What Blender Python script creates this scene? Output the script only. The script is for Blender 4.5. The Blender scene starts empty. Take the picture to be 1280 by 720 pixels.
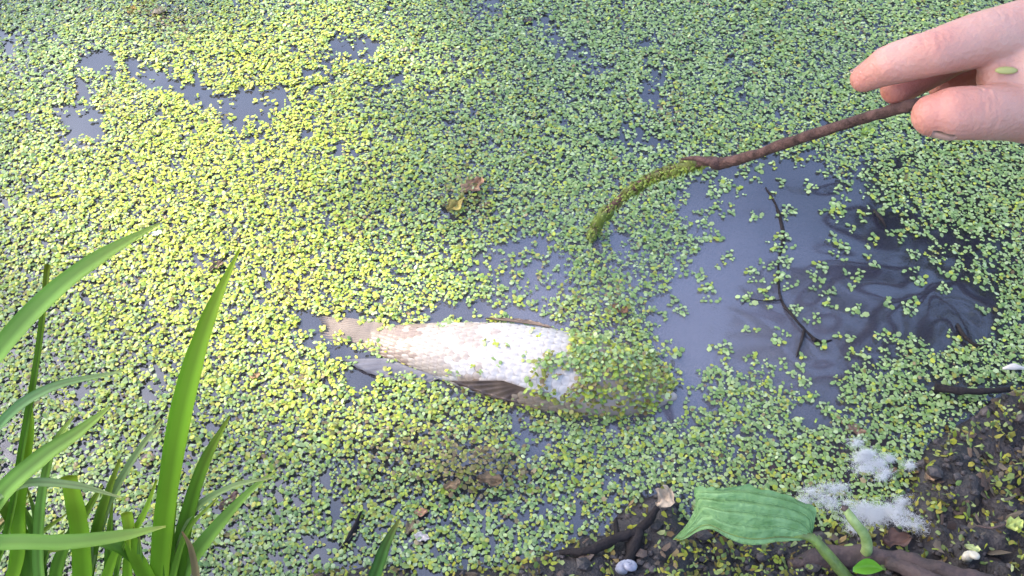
import bpy, bmesh, math, random
import numpy as np
from mathutils import Vector, Matrix, noise
from mathutils.bvhtree import BVHTree

R = math.radians
random.seed(7)
rng = np.random.default_rng(7)
scene = bpy.context.scene
col = scene.collection

# ------------------------------------------------------------------ camera, sky, sun, exposure
F_PX = 1150.0                      # focal length in pixels of a 1280 px wide picture
PITCH = R(53)                      # looking down at the pond edge
CAM = np.array([0.0, 0.0, 0.545])
cam_d = bpy.data.cameras.new('camera')
cam_d.sensor_width = 36
cam_d.lens = 36 * F_PX / 1280
cam_d.clip_start = 0.02
cam_d.clip_end = 300
cam = bpy.data.objects.new('camera', cam_d)
cam.location = CAM
cam.rotation_euler = (math.pi / 2 - PITCH, 0, 0)
col.objects.link(cam)
scene.camera = cam

SUN_EL, SUN_AZ = R(44), R(-80)     # azimuth measured from +Y towards +X
SUN = np.array([math.sin(SUN_AZ) * math.cos(SUN_EL), math.cos(SUN_AZ) * math.cos(SUN_EL), math.sin(SUN_EL)])
world = bpy.data.worlds.new('World')
scene.world = world
world.use_nodes = True
wn = world.node_tree
wn.nodes.clear()
sky = wn.nodes.new('ShaderNodeTexSky')
sky.sky_type = 'NISHITA'
sky.sun_disc = False
sky.sun_elevation = SUN_EL
sky.sun_rotation = SUN_AZ
sky.air_density = 1.0
sky.dust_density = 2.6
bgn = wn.nodes.new('ShaderNodeBackground')
bgn.inputs['Strength'].default_value = 0.15
won = wn.nodes.new('ShaderNodeOutputWorld')
wn.links.new(sky.outputs[0], bgn.inputs[0])
wn.links.new(bgn.outputs[0], won.inputs[0])

sun_d = bpy.data.lights.new('sun', 'SUN')
sun_d.energy = 2.4
sun_d.angle = R(0.53)
sun_d.color = (1.0, 0.91, 0.70)
sun = bpy.data.objects.new('sun', sun_d)
sun.rotation_euler = Vector(SUN).to_track_quat('Z', 'Y').to_euler()
sun.location = (-4, 3, 6)
col.objects.link(sun)

scene.view_settings.view_transform = 'Standard'
scene.view_settings.look = 'None'
scene.view_settings.exposure = 2.18
scene.view_settings.gamma = 1.0

# ------------------------------------------------------------------ picture <-> place helpers
CR = np.array([1.0, 0, 0])
CU = np.array([0, math.sin(PITCH), math.cos(PITCH)])
CF = np.array([0, math.cos(PITCH), -math.sin(PITCH)])


def P(px, py, d):
    """world point that lies d metres deep behind picture point px, py"""
    return CAM + (px - 640) / F_PX * d * CR - (py - 360) / F_PX * d * CU + d * CF


def W(px, py, z=0.0):
    """world point at height z seen at picture point px, py"""
    v = (px - 640) / F_PX * CR - (py - 360) / F_PX * CU + CF
    return CAM + v * ((z - CAM[2]) / v[2])


def to_px(p):
    q = np.asarray(p, float) - CAM
    d = q @ CF
    return 640 + F_PX * (q @ CR) / d, 360 - F_PX * (q @ CU) / d


def _hash(ix, iy, s):
    h = (ix.astype(np.int64) * 374761393 + iy.astype(np.int64) * 668265263 + s * 974711) & 0x7fffffff
    h = ((h ^ (h >> 13)) * 1274126177) & 0x7fffffff
    h = h ^ (h >> 16)
    return (h & 0xffff) / 65535.0


def vnoise(x, y, s=0):
    x = np.asarray(x, float); y = np.asarray(y, float)
    ix = np.floor(x); iy = np.floor(y)
    fx = x - ix; fy = y - iy
    fx = fx * fx * (3 - 2 * fx); fy = fy * fy * (3 - 2 * fy)
    a = _hash(ix, iy, s); b = _hash(ix + 1, iy, s); c = _hash(ix, iy + 1, s); d = _hash(ix + 1, iy + 1, s)
    return (a * (1 - fx) + b * fx) * (1 - fy) + (c * (1 - fx) + d * fx) * fy


def fbm(x, y, s=0, n=4):
    t = 0; a = 0.5; k = 1.0; w = 0
    for i in range(n):
        t = t + a * vnoise(x * k, y * k, s + i * 17); w += a
        a *= 0.5; k *= 2.03
    return t / w


def sstep(a, b, x):
    t = np.clip((x - a) / (b - a), 0, 1)
    return t * t * (3 - 2 * t)


def poly_sd(px, py, poly):
    """signed distance to a polygon, positive inside"""
    px = np.asarray(px, float); py = np.asarray(py, float)
    best = np.full(px.shape, 1e9); inside = np.zeros(px.shape, bool)
    n = len(poly)
    for i in range(n):
        x0, y0 = poly[i]; x1, y1 = poly[(i + 1) % n]
        dx, dy = x1 - x0, y1 - y0
        t = np.clip(((px - x0) * dx + (py - y0) * dy) / (dx * dx + dy * dy + 1e-9), 0, 1)
        best = np.minimum(best, np.hypot(px - x0 - t * dx, py - y0 - t * dy))
        cr = ((y0 > py) != (y1 > py)) & (px < (x1 - x0) * (py - y0) / (y1 - y0 + 1e-9) + x0)
        inside ^= cr
    return np.where(inside, best, -best)


# ------------------------------------------------------------------ object helpers
def tag(o, label=None, cat=None, group=None, kind=None):
    for k, v in (('label', label), ('category', cat), ('group', group), ('kind', kind)):
        if v:
            o[k] = v
    return o


def link(o, parent=None):
    col.objects.link(o)
    if parent is not None:
        o.parent = parent
    return o


def empty(name, loc=(0, 0, 0)):
    o = bpy.data.objects.new(name, None)
    o.location = loc
    o.empty_display_size = 0.01
    return link(o)


def mesh_np(name, verts, faces, cols=None, smooth=True):
    """verts (n,3); faces: list of arrays (m,k) of equal arity each"""
    me = bpy.data.meshes.new(name)
    verts = np.asarray(verts, np.float32)
    me.vertices.add(len(verts))
    me.vertices.foreach_set('co', verts.ravel())
    if not isinstance(faces, list):
        faces = [faces]
    faces = [np.asarray(f, np.int32) for f in faces if len(f)]
    tot = np.concatenate([np.full(len(f), f.shape[1], np.int32) for f in faces])
    idx = np.concatenate([f.ravel() for f in faces])
    start = np.concatenate([[0], np.cumsum(tot)[:-1]]).astype(np.int32)
    me.loops.add(len(idx))
    me.loops.foreach_set('vertex_index', idx)
    me.polygons.add(len(tot))
    me.polygons.foreach_set('loop_start', start)
    me.polygons.foreach_set('loop_total', tot)
    me.polygons.foreach_set('use_smooth', np.full(len(tot), smooth, bool))
    if cols is not None:
        at = me.attributes.new('tint', 'FLOAT_COLOR', 'POINT')
        c4 = np.ones((len(verts), 4), np.float32); c4[:, :3] = cols
        at.data.foreach_set('color', c4.ravel())
    me.update(calc_edges=True)
    me.validate()
    return me


def obj(name, me, m=None, parent=None, loc=None):
    o = bpy.data.objects.new(name, me)
    if m is not None and len(me.materials) == 0:
        me.materials.append(m)
    link(o, parent)
    if loc is not None:
        o.location = loc
    return o


class MB:
    def __init__(self):
        self.v = []; self.f3 = []; self.f4 = []; self.c = []; self.n = 0

    def add(self, v, f3=None, f4=None, c=(1, 1, 1)):
        v = np.asarray(v, float)
        if f3 is not None and len(f3): self.f3.append(np.asarray(f3) + self.n)
        if f4 is not None and len(f4): self.f4.append(np.asarray(f4) + self.n)
        c = np.asarray(c, float)
        if c.ndim == 1: c = np.tile(c, (len(v), 1))
        self.v.append(v); self.c.append(c); self.n += len(v)

    def mesh(self, name, smooth=True):
        fs = []
        if self.f3: fs.append(np.concatenate(self.f3))
        if self.f4: fs.append(np.concatenate(self.f4))
        return mesh_np(name, np.concatenate(self.v), fs, np.concatenate(self.c), smooth)

    def build(self, name, m, parent=None, smooth=True, off=None):
        if off is not None:
            self.v = [v - np.asarray(off) for v in self.v]
        return obj(name, self.mesh(name, smooth), m, parent)


def spline(pts, n):
    """Catmull-Rom through pts (k,d) -> n samples"""
    p = np.asarray(pts, float)
    k = len(p)
    pp = np.vstack([2 * p[0] - p[1], p, 2 * p[-1] - p[-2]])
    t = np.linspace(0, k - 1 - 1e-9, n)
    i = np.floor(t).astype(int); u = (t - i)[:, None]
    a, b, c, d = pp[i], pp[i + 1], pp[i + 2], pp[i + 3]
    return 0.5 * (2 * b + (c - a) * u + (2 * a - 5 * b + 4 * c - d) * u ** 2 + (3 * b - a - 3 * c + d) * u ** 3)


def frames(p):
    t = np.gradient(p, axis=0)
    t /= np.linalg.norm(t, axis=1)[:, None] + 1e-12
    up = np.array([0, 0, 1.0])
    a = np.cross(t, up); L = np.linalg.norm(a, axis=1)[:, None]
    a = np.where(L < 1e-3, np.array([[1.0, 0, 0]]), a / (L + 1e-9))
    return t, a, np.cross(a, t)


def tube(mb, pts, rad, seg=8, c=(1, 1, 1), lump=0.0, n=None, seed=0):
    pr = np.column_stack([np.asarray(pts, float), np.broadcast_to(np.asarray(rad, float), (len(pts),))])
    if n: pr = spline(pr, n)
    p, r = pr[:, :3], pr[:, 3]
    t, a, b = frames(p)
    k = len(p)
    th = np.arange(seg) * 2 * np.pi / seg
    rr = r[:, None] * np.ones((1, seg))
    if lump:
        rr = rr * (1 + lump * (vnoise(np.arange(k)[:, None] * 0.55 + seed * 7.3, th[None, :] * 1.1 + 0 * rr, seed) - 0.5) * 2)
    v = p[:, None, :] + rr[..., None] * (np.cos(th)[None, :, None] * a[:, None, :] + np.sin(th)[None, :, None] * b[:, None, :])
    v = v.reshape(-1, 3)
    q = []
    for i in range(k - 1):
        j = np.arange(seg); j2 = (j + 1) % seg
        q.append(np.column_stack([i * seg + j, i * seg + j2, (i + 1) * seg + j2, (i + 1) * seg + j]))
    q = np.concatenate(q)
    v = np.vstack([v, p[0], p[-1]])
    j = np.arange(seg); j2 = (j + 1) % seg
    f3 = np.concatenate([np.column_stack([np.full(seg, k * seg), j2, j]),
                         np.column_stack([np.full(seg, k * seg + 1), (k - 1) * seg + j, (k - 1) * seg + j2])])
    mb.add(v, f3, q, c)


def ico(sub=1):
    bm = bmesh.new()
    bmesh.ops.create_icosphere(bm, subdivisions=sub, radius=1)
    v = np.array([x.co[:] for x in bm.verts]); f = np.array([[x.index for x in y.verts] for y in bm.faces])
    bm.free()
    return v, f


ICO1, ICO2, ICO3 = ico(1), ico(2), ico(3)


# ------------------------------------------------------------------ materials
def mat(name, base=(0.5, 0.5, 0.5), rough=0.6, var=0.0, scale=20.0, bump=0.0, bscale=None, spec=0.5,
        attr=False, trans=0.0, sss=0.0, sss_rad=(0.01, 0.004, 0.002), second=None):
    m = bpy.data.materials.new(name)
    m.use_nodes = True
    nt = m.node_tree; N = nt.nodes; L = nt.links
    b = N['Principled BSDF']
    b.inputs['Roughness'].default_value = rough
    b.inputs['Specular IOR Level'].default_value = spec
    tc = N.new('ShaderNodeTexCoord')
    out_col = None
    if attr:
        at = N.new('ShaderNodeAttribute'); at.attribute_name = 'tint'
        mx = N.new('ShaderNodeMix'); mx.data_type = 'RGBA'; mx.blend_type = 'MULTIPLY'
        mx.inputs[0].default_value = 1
        L.new(at.outputs['Color'], mx.inputs[6]); mx.inputs[7].default_value = (*base, 1)
        out_col = mx.outputs[2]
    if second is not None or var:
        ns = N.new('ShaderNodeTexNoise'); ns.inputs['Scale'].default_value = scale
        ns.inputs['Detail'].default_value = 5
        L.new(tc.outputs['Object'], ns.inputs['Vector'])
        rp = N.new('ShaderNodeValToRGB')
        rp.color_ramp.elements[0].position = 0.32; rp.color_ramp.elements[1].position = 0.7
        if second is None:
            second = tuple(c * (1 - var) for c in base)
            b2 = tuple(min(1, c * (1 + var)) for c in base)
        else:
            b2 = base
        rp.color_ramp.elements[0].color = (*second, 1); rp.color_ramp.elements[1].color = (*b2, 1)
        L.new(ns.outputs['Fac'], rp.inputs[0])
        if attr:
            L.new(rp.outputs[0], mx.inputs[7])
        else:
            out_col = rp.outputs[0]
    if out_col is not None:
        L.new(out_col, b.inputs['Base Color'])
    else:
        b.inputs['Base Color'].default_value = (*base, 1)
    if bump:
        n2 = N.new('ShaderNodeTexNoise'); n2.inputs['Scale'].default_value = bscale or scale * 3
        n2.inputs['Detail'].default_value = 6
        L.new(tc.outputs['Object'], n2.inputs['Vector'])
        bp = N.new('ShaderNodeBump'); bp.inputs['Strength'].default_value = bump
        bp.inputs['Distance'].default_value = 0.002
        L.new(n2.outputs['Fac'], bp.inputs['Height']); L.new(bp.outputs[0], b.inputs['Normal'])
    if sss:
        b.inputs['Subsurface Weight'].default_value = sss
        b.inputs['Subsurface Radius'].default_value = sss_rad
        b.inputs['Subsurface Scale'].default_value = 1.0
    if trans:
        tr = N.new('ShaderNodeBsdfTranslucent')
        if out_col is not None: L.new(out_col, tr.inputs['Color'])
        else: tr.inputs['Color'].default_value = (*base, 1)
        ms = N.new('ShaderNodeMixShader'); ms.inputs[0].default_value = trans
        L.new(b.outputs[0], ms.inputs[1]); L.new(tr.outputs[0], ms.inputs[2])
        L.new(ms.outputs[0], N['Material Output'].inputs['Surface'])
    return m


M = {}
M['duckweed'] = mat('duckweed', (1, 1, 1), 0.42, attr=True, spec=0.55, trans=0.2)
M['dry_weed'] = mat('stranded_weed', (0.72, 0.66, 0.58), 0.6, attr=True, spec=0.3, trans=0.1)
M['mud'] = mat('mud', (0.038, 0.029, 0.028), 0.6, second=(0.010, 0.008, 0.008), scale=45, bump=0.9, bscale=420, spec=0.5)
M['crumb'] = mat('mud_crumb', (0.085, 0.065, 0.06), 0.55, second=(0.012, 0.009, 0.009), scale=160, bump=0.5, bscale=900)
M['bark'] = mat('bark', (0.12, 0.062, 0.054), 0.75, second=(0.038, 0.019, 0.018), scale=140, spec=0.25, bump=0.8, bscale=500)
M['dark_bark'] = mat('dark_bark', (0.024, 0.018, 0.018), 0.8, spec=0.2, second=(0.012, 0.009, 0.009), scale=90, bump=0.6, bscale=400)
M['root'] = mat('root_bark', (0.085, 0.05, 0.044), 0.7, second=(0.028, 0.017, 0.016), scale=70, bump=0.8, bscale=260)
M['algae'] = mat('algae', (0.75, 0.75, 0.7), 0.55, attr=True, trans=0.25)
M['grass'] = mat('grass', (1, 1, 1), 0.5, attr=True, trans=0.45, spec=0.3)
M['leaf'] = mat('broad_leaf', (0.25, 0.42, 0.18), 0.42, second=(0.15, 0.29, 0.10), scale=110, bump=0.7, bscale=330, trans=0.25, spec=0.35)
M['stem'] = mat('plant_stem', (0.19, 0.28, 0.06), 0.45, second=(0.11, 0.15, 0.045), scale=130, bump=.4, bscale=500, trans=0.1)
M['pale_stem'] = mat('pale_stem', (0.42, 0.5, 0.2), 0.45, second=(0.20, 0.28, 0.08), scale=130, bump=.4, bscale=500, trans=0.1)
M['young'] = mat('young_leaf', (0.16, 0.38, 0.04), 0.38, var=0.2, scale=60, trans=0.3)
M['fish'] = mat('fish_belly', (1, 1, 1), 0.33, attr=True, spec=0.5, bump=0.12, bscale=260)
M['scale'] = mat('fish_scale', (0.52, 0.48, 0.47), 0.38, second=(0.37, 0.33, 0.32), scale=2.2, attr=True, spec=0.5)
M['pink_scale'] = mat('pink_fish_scale', (0.27, 0.205, 0.175), 0.4, second=(0.18, 0.13, 0.11), scale=2.2, attr=True, spec=0.5)
M['rosy_scale'] = mat('rosy_fish_scale', (0.38, 0.32, 0.295), 0.4, second=(0.27, 0.22, 0.195), scale=2.2, attr=True, spec=0.5)
M['tan_scale'] = mat('tan_fish_scale', (0.30, 0.225, 0.17), 0.36, second=(0.20, 0.145, 0.105), scale=2.2, attr=True, spec=0.5)
M['fin'] = mat('fish_fin', (0.19, 0.125, 0.09), 0.4, second=(0.07, 0.045, 0.04), scale=70, trans=0.2)
M['pale_fin'] = mat('pale_fin', (0.29, 0.23, 0.20), 0.4, second=(0.19, 0.15, 0.135), scale=60, trans=0.3)
M['grey_fin'] = mat('grey_fin', (0.20, 0.19, 0.22), 0.4, second=(0.10, 0.095, 0.12), scale=60, trans=0.2)
M['eye'] = mat('fish_eye', (0.03, 0.03, 0.035), 0.1, var=0.1)
M['skin'] = mat('skin', (0.50, 0.29, 0.235), 0.45, second=(0.43, 0.215, 0.165), scale=45, attr=True, bump=0.35, bscale=500, sss=0.3, sss_rad=(0.006, 0.002, 0.001), spec=0.4)
M['nail'] = mat('nail', (0.52, 0.30, 0.25), 0.4, var=0.06, scale=100, spec=0.3)
M['sleeve'] = mat('sleeve', (0.06, 0.07, 0.10), 0.9, var=0.25, scale=200, bump=0.5, bscale=900)
M['fluff'] = mat('fluff', (0.97, 0.97, 0.97), 0.8, trans=0.5, spec=0.1, var=0.03)
M['dead_leaf'] = mat('dead_leaf', (1, 1, 1), 0.6, attr=True, trans=0.15, bump=0.4, bscale=500)
M['shell'] = mat('shell', (0.62, 0.56, 0.45), 0.35, second=(0.42, 0.36, 0.26), scale=150)
M['blue_shell'] = mat('blue_shell', (0.36, 0.36, 0.42), 0.4, second=(0.16, 0.15, 0.19), scale=180)
M['wood_light'] = mat('bare_wood', (0.55, 0.5, 0.45), 0.5, var=0.2, scale=150)
M['trunk'] = mat('tree_bark', (0.09, 0.07, 0.055), 0.85, second=(0.04, 0.03, 0.025), scale=6, bump=0.8, bscale=20)
M['tree_leaf'] = mat('tree_leaf', (0.06, 0.11, 0.03), 0.5, var=0.4, scale=1.5, trans=0.3)

# water: clear skin over murk that hides the bed within a few centimetres
mw = bpy.data.materials.new('pond_water'); mw.use_nodes = True
nt = mw.node_tree; N = nt.nodes; L = nt.links
pb = N['Principled BSDF']
tc = N.new('ShaderNodeTexCoord')
mp = N.new('ShaderNodeMapping'); L.new(tc.outputs['Object'], mp.inputs[0])
n0 = N.new('ShaderNodeTexNoise'); n0.inputs['Scale'].default_value = 7; n0.inputs['Detail'].default_value = 3
L.new(mp.outputs[0], n0.inputs['Vector'])
rp = N.new('ShaderNodeValToRGB')
rp.color_ramp.elements[0].position = 0.3; rp.color_ramp.elements[1].position = 0.75
rp.color_ramp.elements[0].color = (0.022, 0.022, 0.034, 1); rp.color_ramp.elements[1].color = (0.065, 0.062, 0.092, 1)
L.new(n0.outputs['Fac'], rp.inputs[0])
# pale silt cloud stirred up round the fish
silt_c = W(800, 400)
vd = N.new('ShaderNodeVectorMath'); vd.operation = 'DISTANCE'; vd.inputs[1].default_value = tuple(silt_c)
L.new(tc.outputs['Object'], vd.inputs[0])
mr = N.new('ShaderNodeMapRange'); mr.interpolation_type = 'SMOOTHSTEP'
mr.inputs['From Min'].default_value = 0.04; mr.inputs['From Max'].default_value = 0.20
mr.inputs['To Min'].default_value = 0.9; mr.inputs['To Max'].default_value = 0.0
L.new(vd.outputs['Value'], mr.inputs['Value'])
mxw = N.new('ShaderNodeMix'); mxw.data_type = 'RGBA'
L.new(mr.outputs[0], mxw.inputs[0]); L.new(rp.outputs[0], mxw.inputs[6]); mxw.inputs[7].default_value = (0.19, 0.18, 0.235, 1)
L.new(mxw.outputs[2], pb.inputs['Base Color'])
pb.inputs['Roughness'].default_value = 0.06
pb.inputs['IOR'].default_value = 2.3
n1 = N.new('ShaderNodeTexNoise'); n1.inputs['Scale'].default_value = 14; n1.inputs['Detail'].default_value = 0.8
n1.inputs['Distortion'].default_value = 0.35
L.new(mp.outputs[0], n1.inputs['Vector'])
bp = N.new('ShaderNodeBump'); bp.inputs['Strength'].default_value = 0.55; bp.inputs['Distance'].default_value = 0.0085
L.new(n1.outputs['Fac'], bp.inputs['Height']); L.new(bp.outputs[0], pb.inputs['Normal'])
tr = N.new('ShaderNodeBsdfTransparent'); tr.inputs[0].default_value = (0.8, 0.8, 0.8, 1)
ms = N.new('ShaderNodeMixShader'); ms.inputs[0].default_value = 0.38
L.new(pb.outputs[0], ms.inputs[1]); L.new(tr.outputs[0], ms.inputs[2])
L.new(ms.outputs[0], N['Material Output'].inputs['Surface'])
M['water'] = mw

# ------------------------------------------------------------------ terrain (bank and pond bed in one sheet)
SHORE_PX = [(-300, 800), (0, 760), (200, 745), (330, 730), (430, 712), (520, 722), (620, 716), (690, 696), (740, 668), (790, 638),
            (830, 606), (850, 640), (900, 668), (960, 676), (1010, 660), (1060, 672), (1105, 655), (1130, 625), (1150, 585), (1175, 548), (1215, 522),
            (1290, 478), (1400, 425)]
sw = np.array([W(x, y) for x, y in SHORE_PX])
sx = np.concatenate([[-40, -3, -1.2], sw[:, 0], [1.2, 2.5, 5, 9]])
sy = np.concatenate([[-6, -0.3, 0.05], sw[:, 1], [0.75, 1.6, 5, 30]])


def bank_h(x, y):
    x = np.asarray(x, float); y = np.asarray(y, float)
    near = np.exp(-((x - 0.1) ** 2 + (y - 0.2) ** 2) / 1.2)
    ys = np.interp(x, sx, sy) + 0.010 * (fbm(x * 45, y * 45, 3, 3) - 0.5) * 2 * near
    d = ys - y
    dfar = y - (9.5 + 1.2 * np.sin(x * 0.35)); dleft = -9 - x
    d = np.maximum(d, np.maximum(dfar, dleft))
    up = 0.20 * d / (1 + 0.5 * np.maximum(d, 0)) + 0.004 * sstep(0, 0.01, d)
    dn = np.maximum(-0.16, 0.75 * d)
    h = np.where(d > 0, up, dn)
    rough = 0.026 * (fbm(x * 34, y * 34, 5, 4) - 0.5) + 0.014 * (fbm(x * 120, y * 120, 9, 3) - 0.5)
    h = h + rough * sstep(-0.01, 0.06, d) * np.where(near > 0.02, 1, 0.3) * 1.4
    h = h + 0.6 * (fbm(x * 0.2, y * 0.2, 21, 3) - 0.5) * sstep(1.5, 6, d)
    return h


def axis(lo, hi, f0, f1, step, grow=1.35):
    c = list(np.arange(f0, f1, step)); s = step; x = c[0]; left = []
    while x > lo: s *= grow; x -= s; left.append(x)
    s = step; x = c[-1]; right = []
    while x < hi: s *= grow; x += s; right.append(x)
    return np.array(left[::-1] + c + right)


gx = axis(-60, 60, -0.45, 0.62, 0.0036); gy = axis(-30, 60, 0.05, 0.50, 0.0036)
X, Y = np.meshgrid(gx, gy)
Z = bank_h(X, Y)
nx, ny = len(gx), len(gy)
idx = np.arange(nx * ny).reshape(ny, nx)
quads = np.column_stack([idx[:-1, :-1].ravel(), idx[:-1, 1:].ravel(), idx[1:, 1:].ravel(), idx[1:, :-1].ravel()])
g = obj('ground', mesh_np('ground', np.column_stack([X.ravel(), Y.ravel(), Z.ravel()]), quads), M['mud'])
tag(g, kind='structure')
bm_w = MB(); bm_w.add([(-30, -3, 0), (14, -3, 0), (14, 14, 0), (-30, 14, 0)], None, [(0, 1, 2, 3)])
wat = bm_w.build('pond_water', M['water']); tag(wat, kind='structure')


def gz(x, y):
    return float(bank_h(np.array([x]), np.array([y]))[0])


# ------------------------------------------------------------------ fish shape (used by the duckweed too)
FA = W(452, 420)[:2]; FB = W(838, 496)[:2]
FL = np.linalg.norm(FB - FA); FT = (FB - FA) / FL; FN = np.array([-FT[1], FT[0]])
FZ = 0.0015
ft_ = [0, 0.06, 0.12, 0.28, 0.45, 0.60, 0.75, 0.87, 0.95, 1.0]
fw_ = [0.0092, 0.0115, 0.0145, 0.0215, 0.0285, 0.0305, 0.0285, 0.023, 0.015, 0.006]
fv_ = [0.0020, 0.0062, 0.010, 0.0165, 0.0225, 0.0245, 0.023, 0.019, 0.013, 0.006]


def fish_wv(t):
    return np.interp(t, ft_, fw_), np.interp(t, ft_, fv_)


def fish_z(t):
    return FZ - 0.004 * sstep(0.32, 0.0, t) - 0.006 * sstep(0.8, 1.0, t)


def fish_top(x, y):
    """height of the fish over the water at x, y (negative where there is no fish)"""
    q0 = np.asarray(x) - FA[0]; q1 = np.asarray(y) - FA[1]
    t = (q0 * FT[0] + q1 * FT[1]) / FL; s = q0 * FN[0] + q1 * FN[1]
    w, v = fish_wv(np.clip(t, 0, 1))
    k = 1 - (s / w) ** 2
    z = fish_z(t) + v * np.sqrt(np.maximum(k, 0))
    return np.where((k > 0) & (t > 0) & (t < 1), z, -1.0)


# ------------------------------------------------------------------ duckweed
OPEN = [  # patches of open water: outline, softness in px, share of plants that stays
    ([(838, 228), (900, 203), (960, 212), (1010, 198), (1075, 205), (1105, 245), (1128, 285), (1190, 320), (1235, 365), (1240, 410), (1190, 432),
      (1130, 428), (1085, 430), (1060, 470), (1050, 505), (1010, 500), (960, 478), (905, 452), (850, 470), (830, 440), (812, 405), (840, 360), (850, 330), (862, 290), (842, 262)], 36, 0.045),
    ([(560, 335), (610, 310), (650, 290), (720, 320), (728, 350), (690, 392), (640, 385), (600, 350)], 30, 0.30),
    ([(540, 392), (600, 385), (690, 398), (720, 425), (700, 415), (600, 402)], 8, 0.1),
    ([(765, 175), (800, 160), (830, 180), (825, 200), (790, 195)], 14, 0.15),
    ([(750, 300), (780, 290), (815, 320), (800, 345), (815, 380), (800, 410), (775, 350)], 24, 0.35),
    ([(110, 54), (140, 44), (158, 78), (130, 104), (106, 94)], 8, 0.03),
    ([(74, 124), (120, 104), (130, 140), (102, 176), (76, 164)], 10, 0.12),
    ([(168, 78), (232, 88), (278, 108), (338, 108), (346, 140), (312, 146), (318, 174), (282, 166), (262, 136), (214, 122)], 9, 0.12),
    ([(-8, 26), (24, 48), (16, 90), (-8, 82)], 9, 0.08),
    ([(434, 34), (468, 44), (456, 74), (430, 66)], 8, 0.12),
    ([(456, 104), (490, 116), (476, 142)], 8, 0.15),
    ([(372, 68), (392, 72), (380, 84)], 8, 0.2),
    ([(600, 0), (640, 10), (625, 34), (604, 24)], 12, 0.35),
    ([(660, 28), (720, 42), (760, 85), (742, 100), (690, 72), (648, 44)], 18, 0.42),
    ([(810, 84), (838, 96), (832, 146), (806, 136)], 9, 0.25),
    ([(388, 396), (440, 392), (540, 400), (520, 440), (470, 436), (420, 424), (388, 420)], 8, 0.22),
    ([(415, 440), (520, 462), (560, 475), (450, 470), (425, 455)], 7, 0.08),
    ([(638, 512), (668, 530), (678, 578), (655, 585), (640, 548)], 16, 0.3),
    ([(600, 640), (690, 635), (670, 672), (610, 665)], 22, 0.5),
    ([(170, 455), (215, 462), (205, 500), (180, 500)], 16, 0.35),
    ([(165, 540), (240, 560), (235, 585), (170, 575)], 18, 0.4),
    ([(395, 672), (425, 668), (430, 700), (400, 700)], 14, 0.35),
    ([(0, 540), (40, 560), (30, 640), (0, 640)], 20, 0.45),
    ([(770, 470), (850, 455), (890, 490), (870, 520), (800, 525), (765, 510)], 14, 0.12),
    ([(900, 495), (935, 505), (925, 520), (905, 515)], 10, 0.2),
    ([(985, 500), (1030, 515), (1020, 545), (1008, 530)], 10, 0.2),
    ([(360, 400), (398, 398), (395, 430), (370, 432)], 16, 0.3),
    ([(240, 318), (280, 322), (272, 345), (250, 342)], 10, 0.4),
    ([(1110, 265), (1170, 270), (1250, 300), (1262, 345), (1200, 330), (1140, 300)], 26, 0.45),
    ([(1165, 478), (1270, 485), (1262, 500), (1170, 496)], 8, 0.4),
]


def openness(px, py):
    """0 in the closed mat .. 1 in open water, and the share of plants left there"""
    wx = px + 34 * (fbm(px / 42, py / 32, 31, 3) - 0.5) * 2
    wy = py + 26 * (fbm(px / 42, py / 32, 57, 3) - 0.5) * 2
    keep = np.ones(px.shape); near = np.zeros(px.shape)
    for poly, soft, left in OPEN:
        sd = poly_sd(wx, wy, poly)
        k = sstep(-soft * 0.5, soft * 0.5, sd)
        keep = np.minimum(keep, 1 - k * (1 - left)); near = np.maximum(near, k * (1 - left))
    return keep, near


RIM = 6
th = np.arange(RIM) * 2 * np.pi / RIM
_r = 1 + 0.14 * np.cos(th)
FR = np.vstack([[0.05, 0, 0.16], np.column_stack([_r * np.cos(th), 0.80 * _r * np.sin(th), np.zeros(RIM)])])   # unit frond, domed
FF = np.array([[0, 1 + i, 1 + (i + 1) % RIM] for i in range(RIM)])


def frond_mesh(name, pos, ang, size, tilt, tdir, cols, slim=0.0):
    n = len(pos)
    ca, sa = np.cos(ang), np.sin(ang)
    v = FR[None] * size[:, None, None]
    asp = rng.uniform(0.84 - slim, 1.06, n)
    v[..., 1] *= asp[:, None]
    v[:, 1:] *= (1 + (0.07 + 0.25 * slim) * rng.normal(size=(n, RIM)))[..., None]
    v[..., 2] += (v[..., 0] ** 2 / size[:, None]) * rng.normal(0, 0.10 + 0.5 * slim, n)[:, None]
    x = v[..., 0] * ca[:, None] - v[..., 1] * sa[:, None]
    y = v[..., 0] * sa[:, None] + v[..., 1] * ca[:, None]
    z = v[..., 2] + (x * np.cos(tdir)[:, None] + y * np.sin(tdir)[:, None]) * np.tan(tilt)[:, None]
    vv = np.stack([x, y, z], -1) + pos[:, None, :]
    f = FF[None] + (np.arange(n) * (RIM + 1))[:, None, None]
    return mesh_np(name, vv.reshape(-1, 3), f.reshape(-1, 3), np.repeat(cols, RIM + 1, axis=0))


GREENS = np.array([(0.205, 0.310, 0.085), (0.245, 0.350, 0.098), (0.290, 0.390, 0.125), (0.35, 0.44, 0.17), (0.160, 0.260, 0.078), (0.27, 0.36, 0.14), (0.40, 0.48, 0.23), (0.23, 0.33, 0.105)])
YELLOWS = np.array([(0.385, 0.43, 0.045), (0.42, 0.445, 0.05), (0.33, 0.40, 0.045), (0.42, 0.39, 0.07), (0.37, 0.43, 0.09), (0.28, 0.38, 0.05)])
BROWNS = np.array([(0.19, 0.15, 0.045), (0.23, 0.22, 0.05), (0.28, 0.21, 0.10), (0.15, 0.10, 0.04), (0.20, 0.21, 0.035), (0.27, 0.27, 0.05), (0.16, 0.17, 0.04)])


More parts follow.
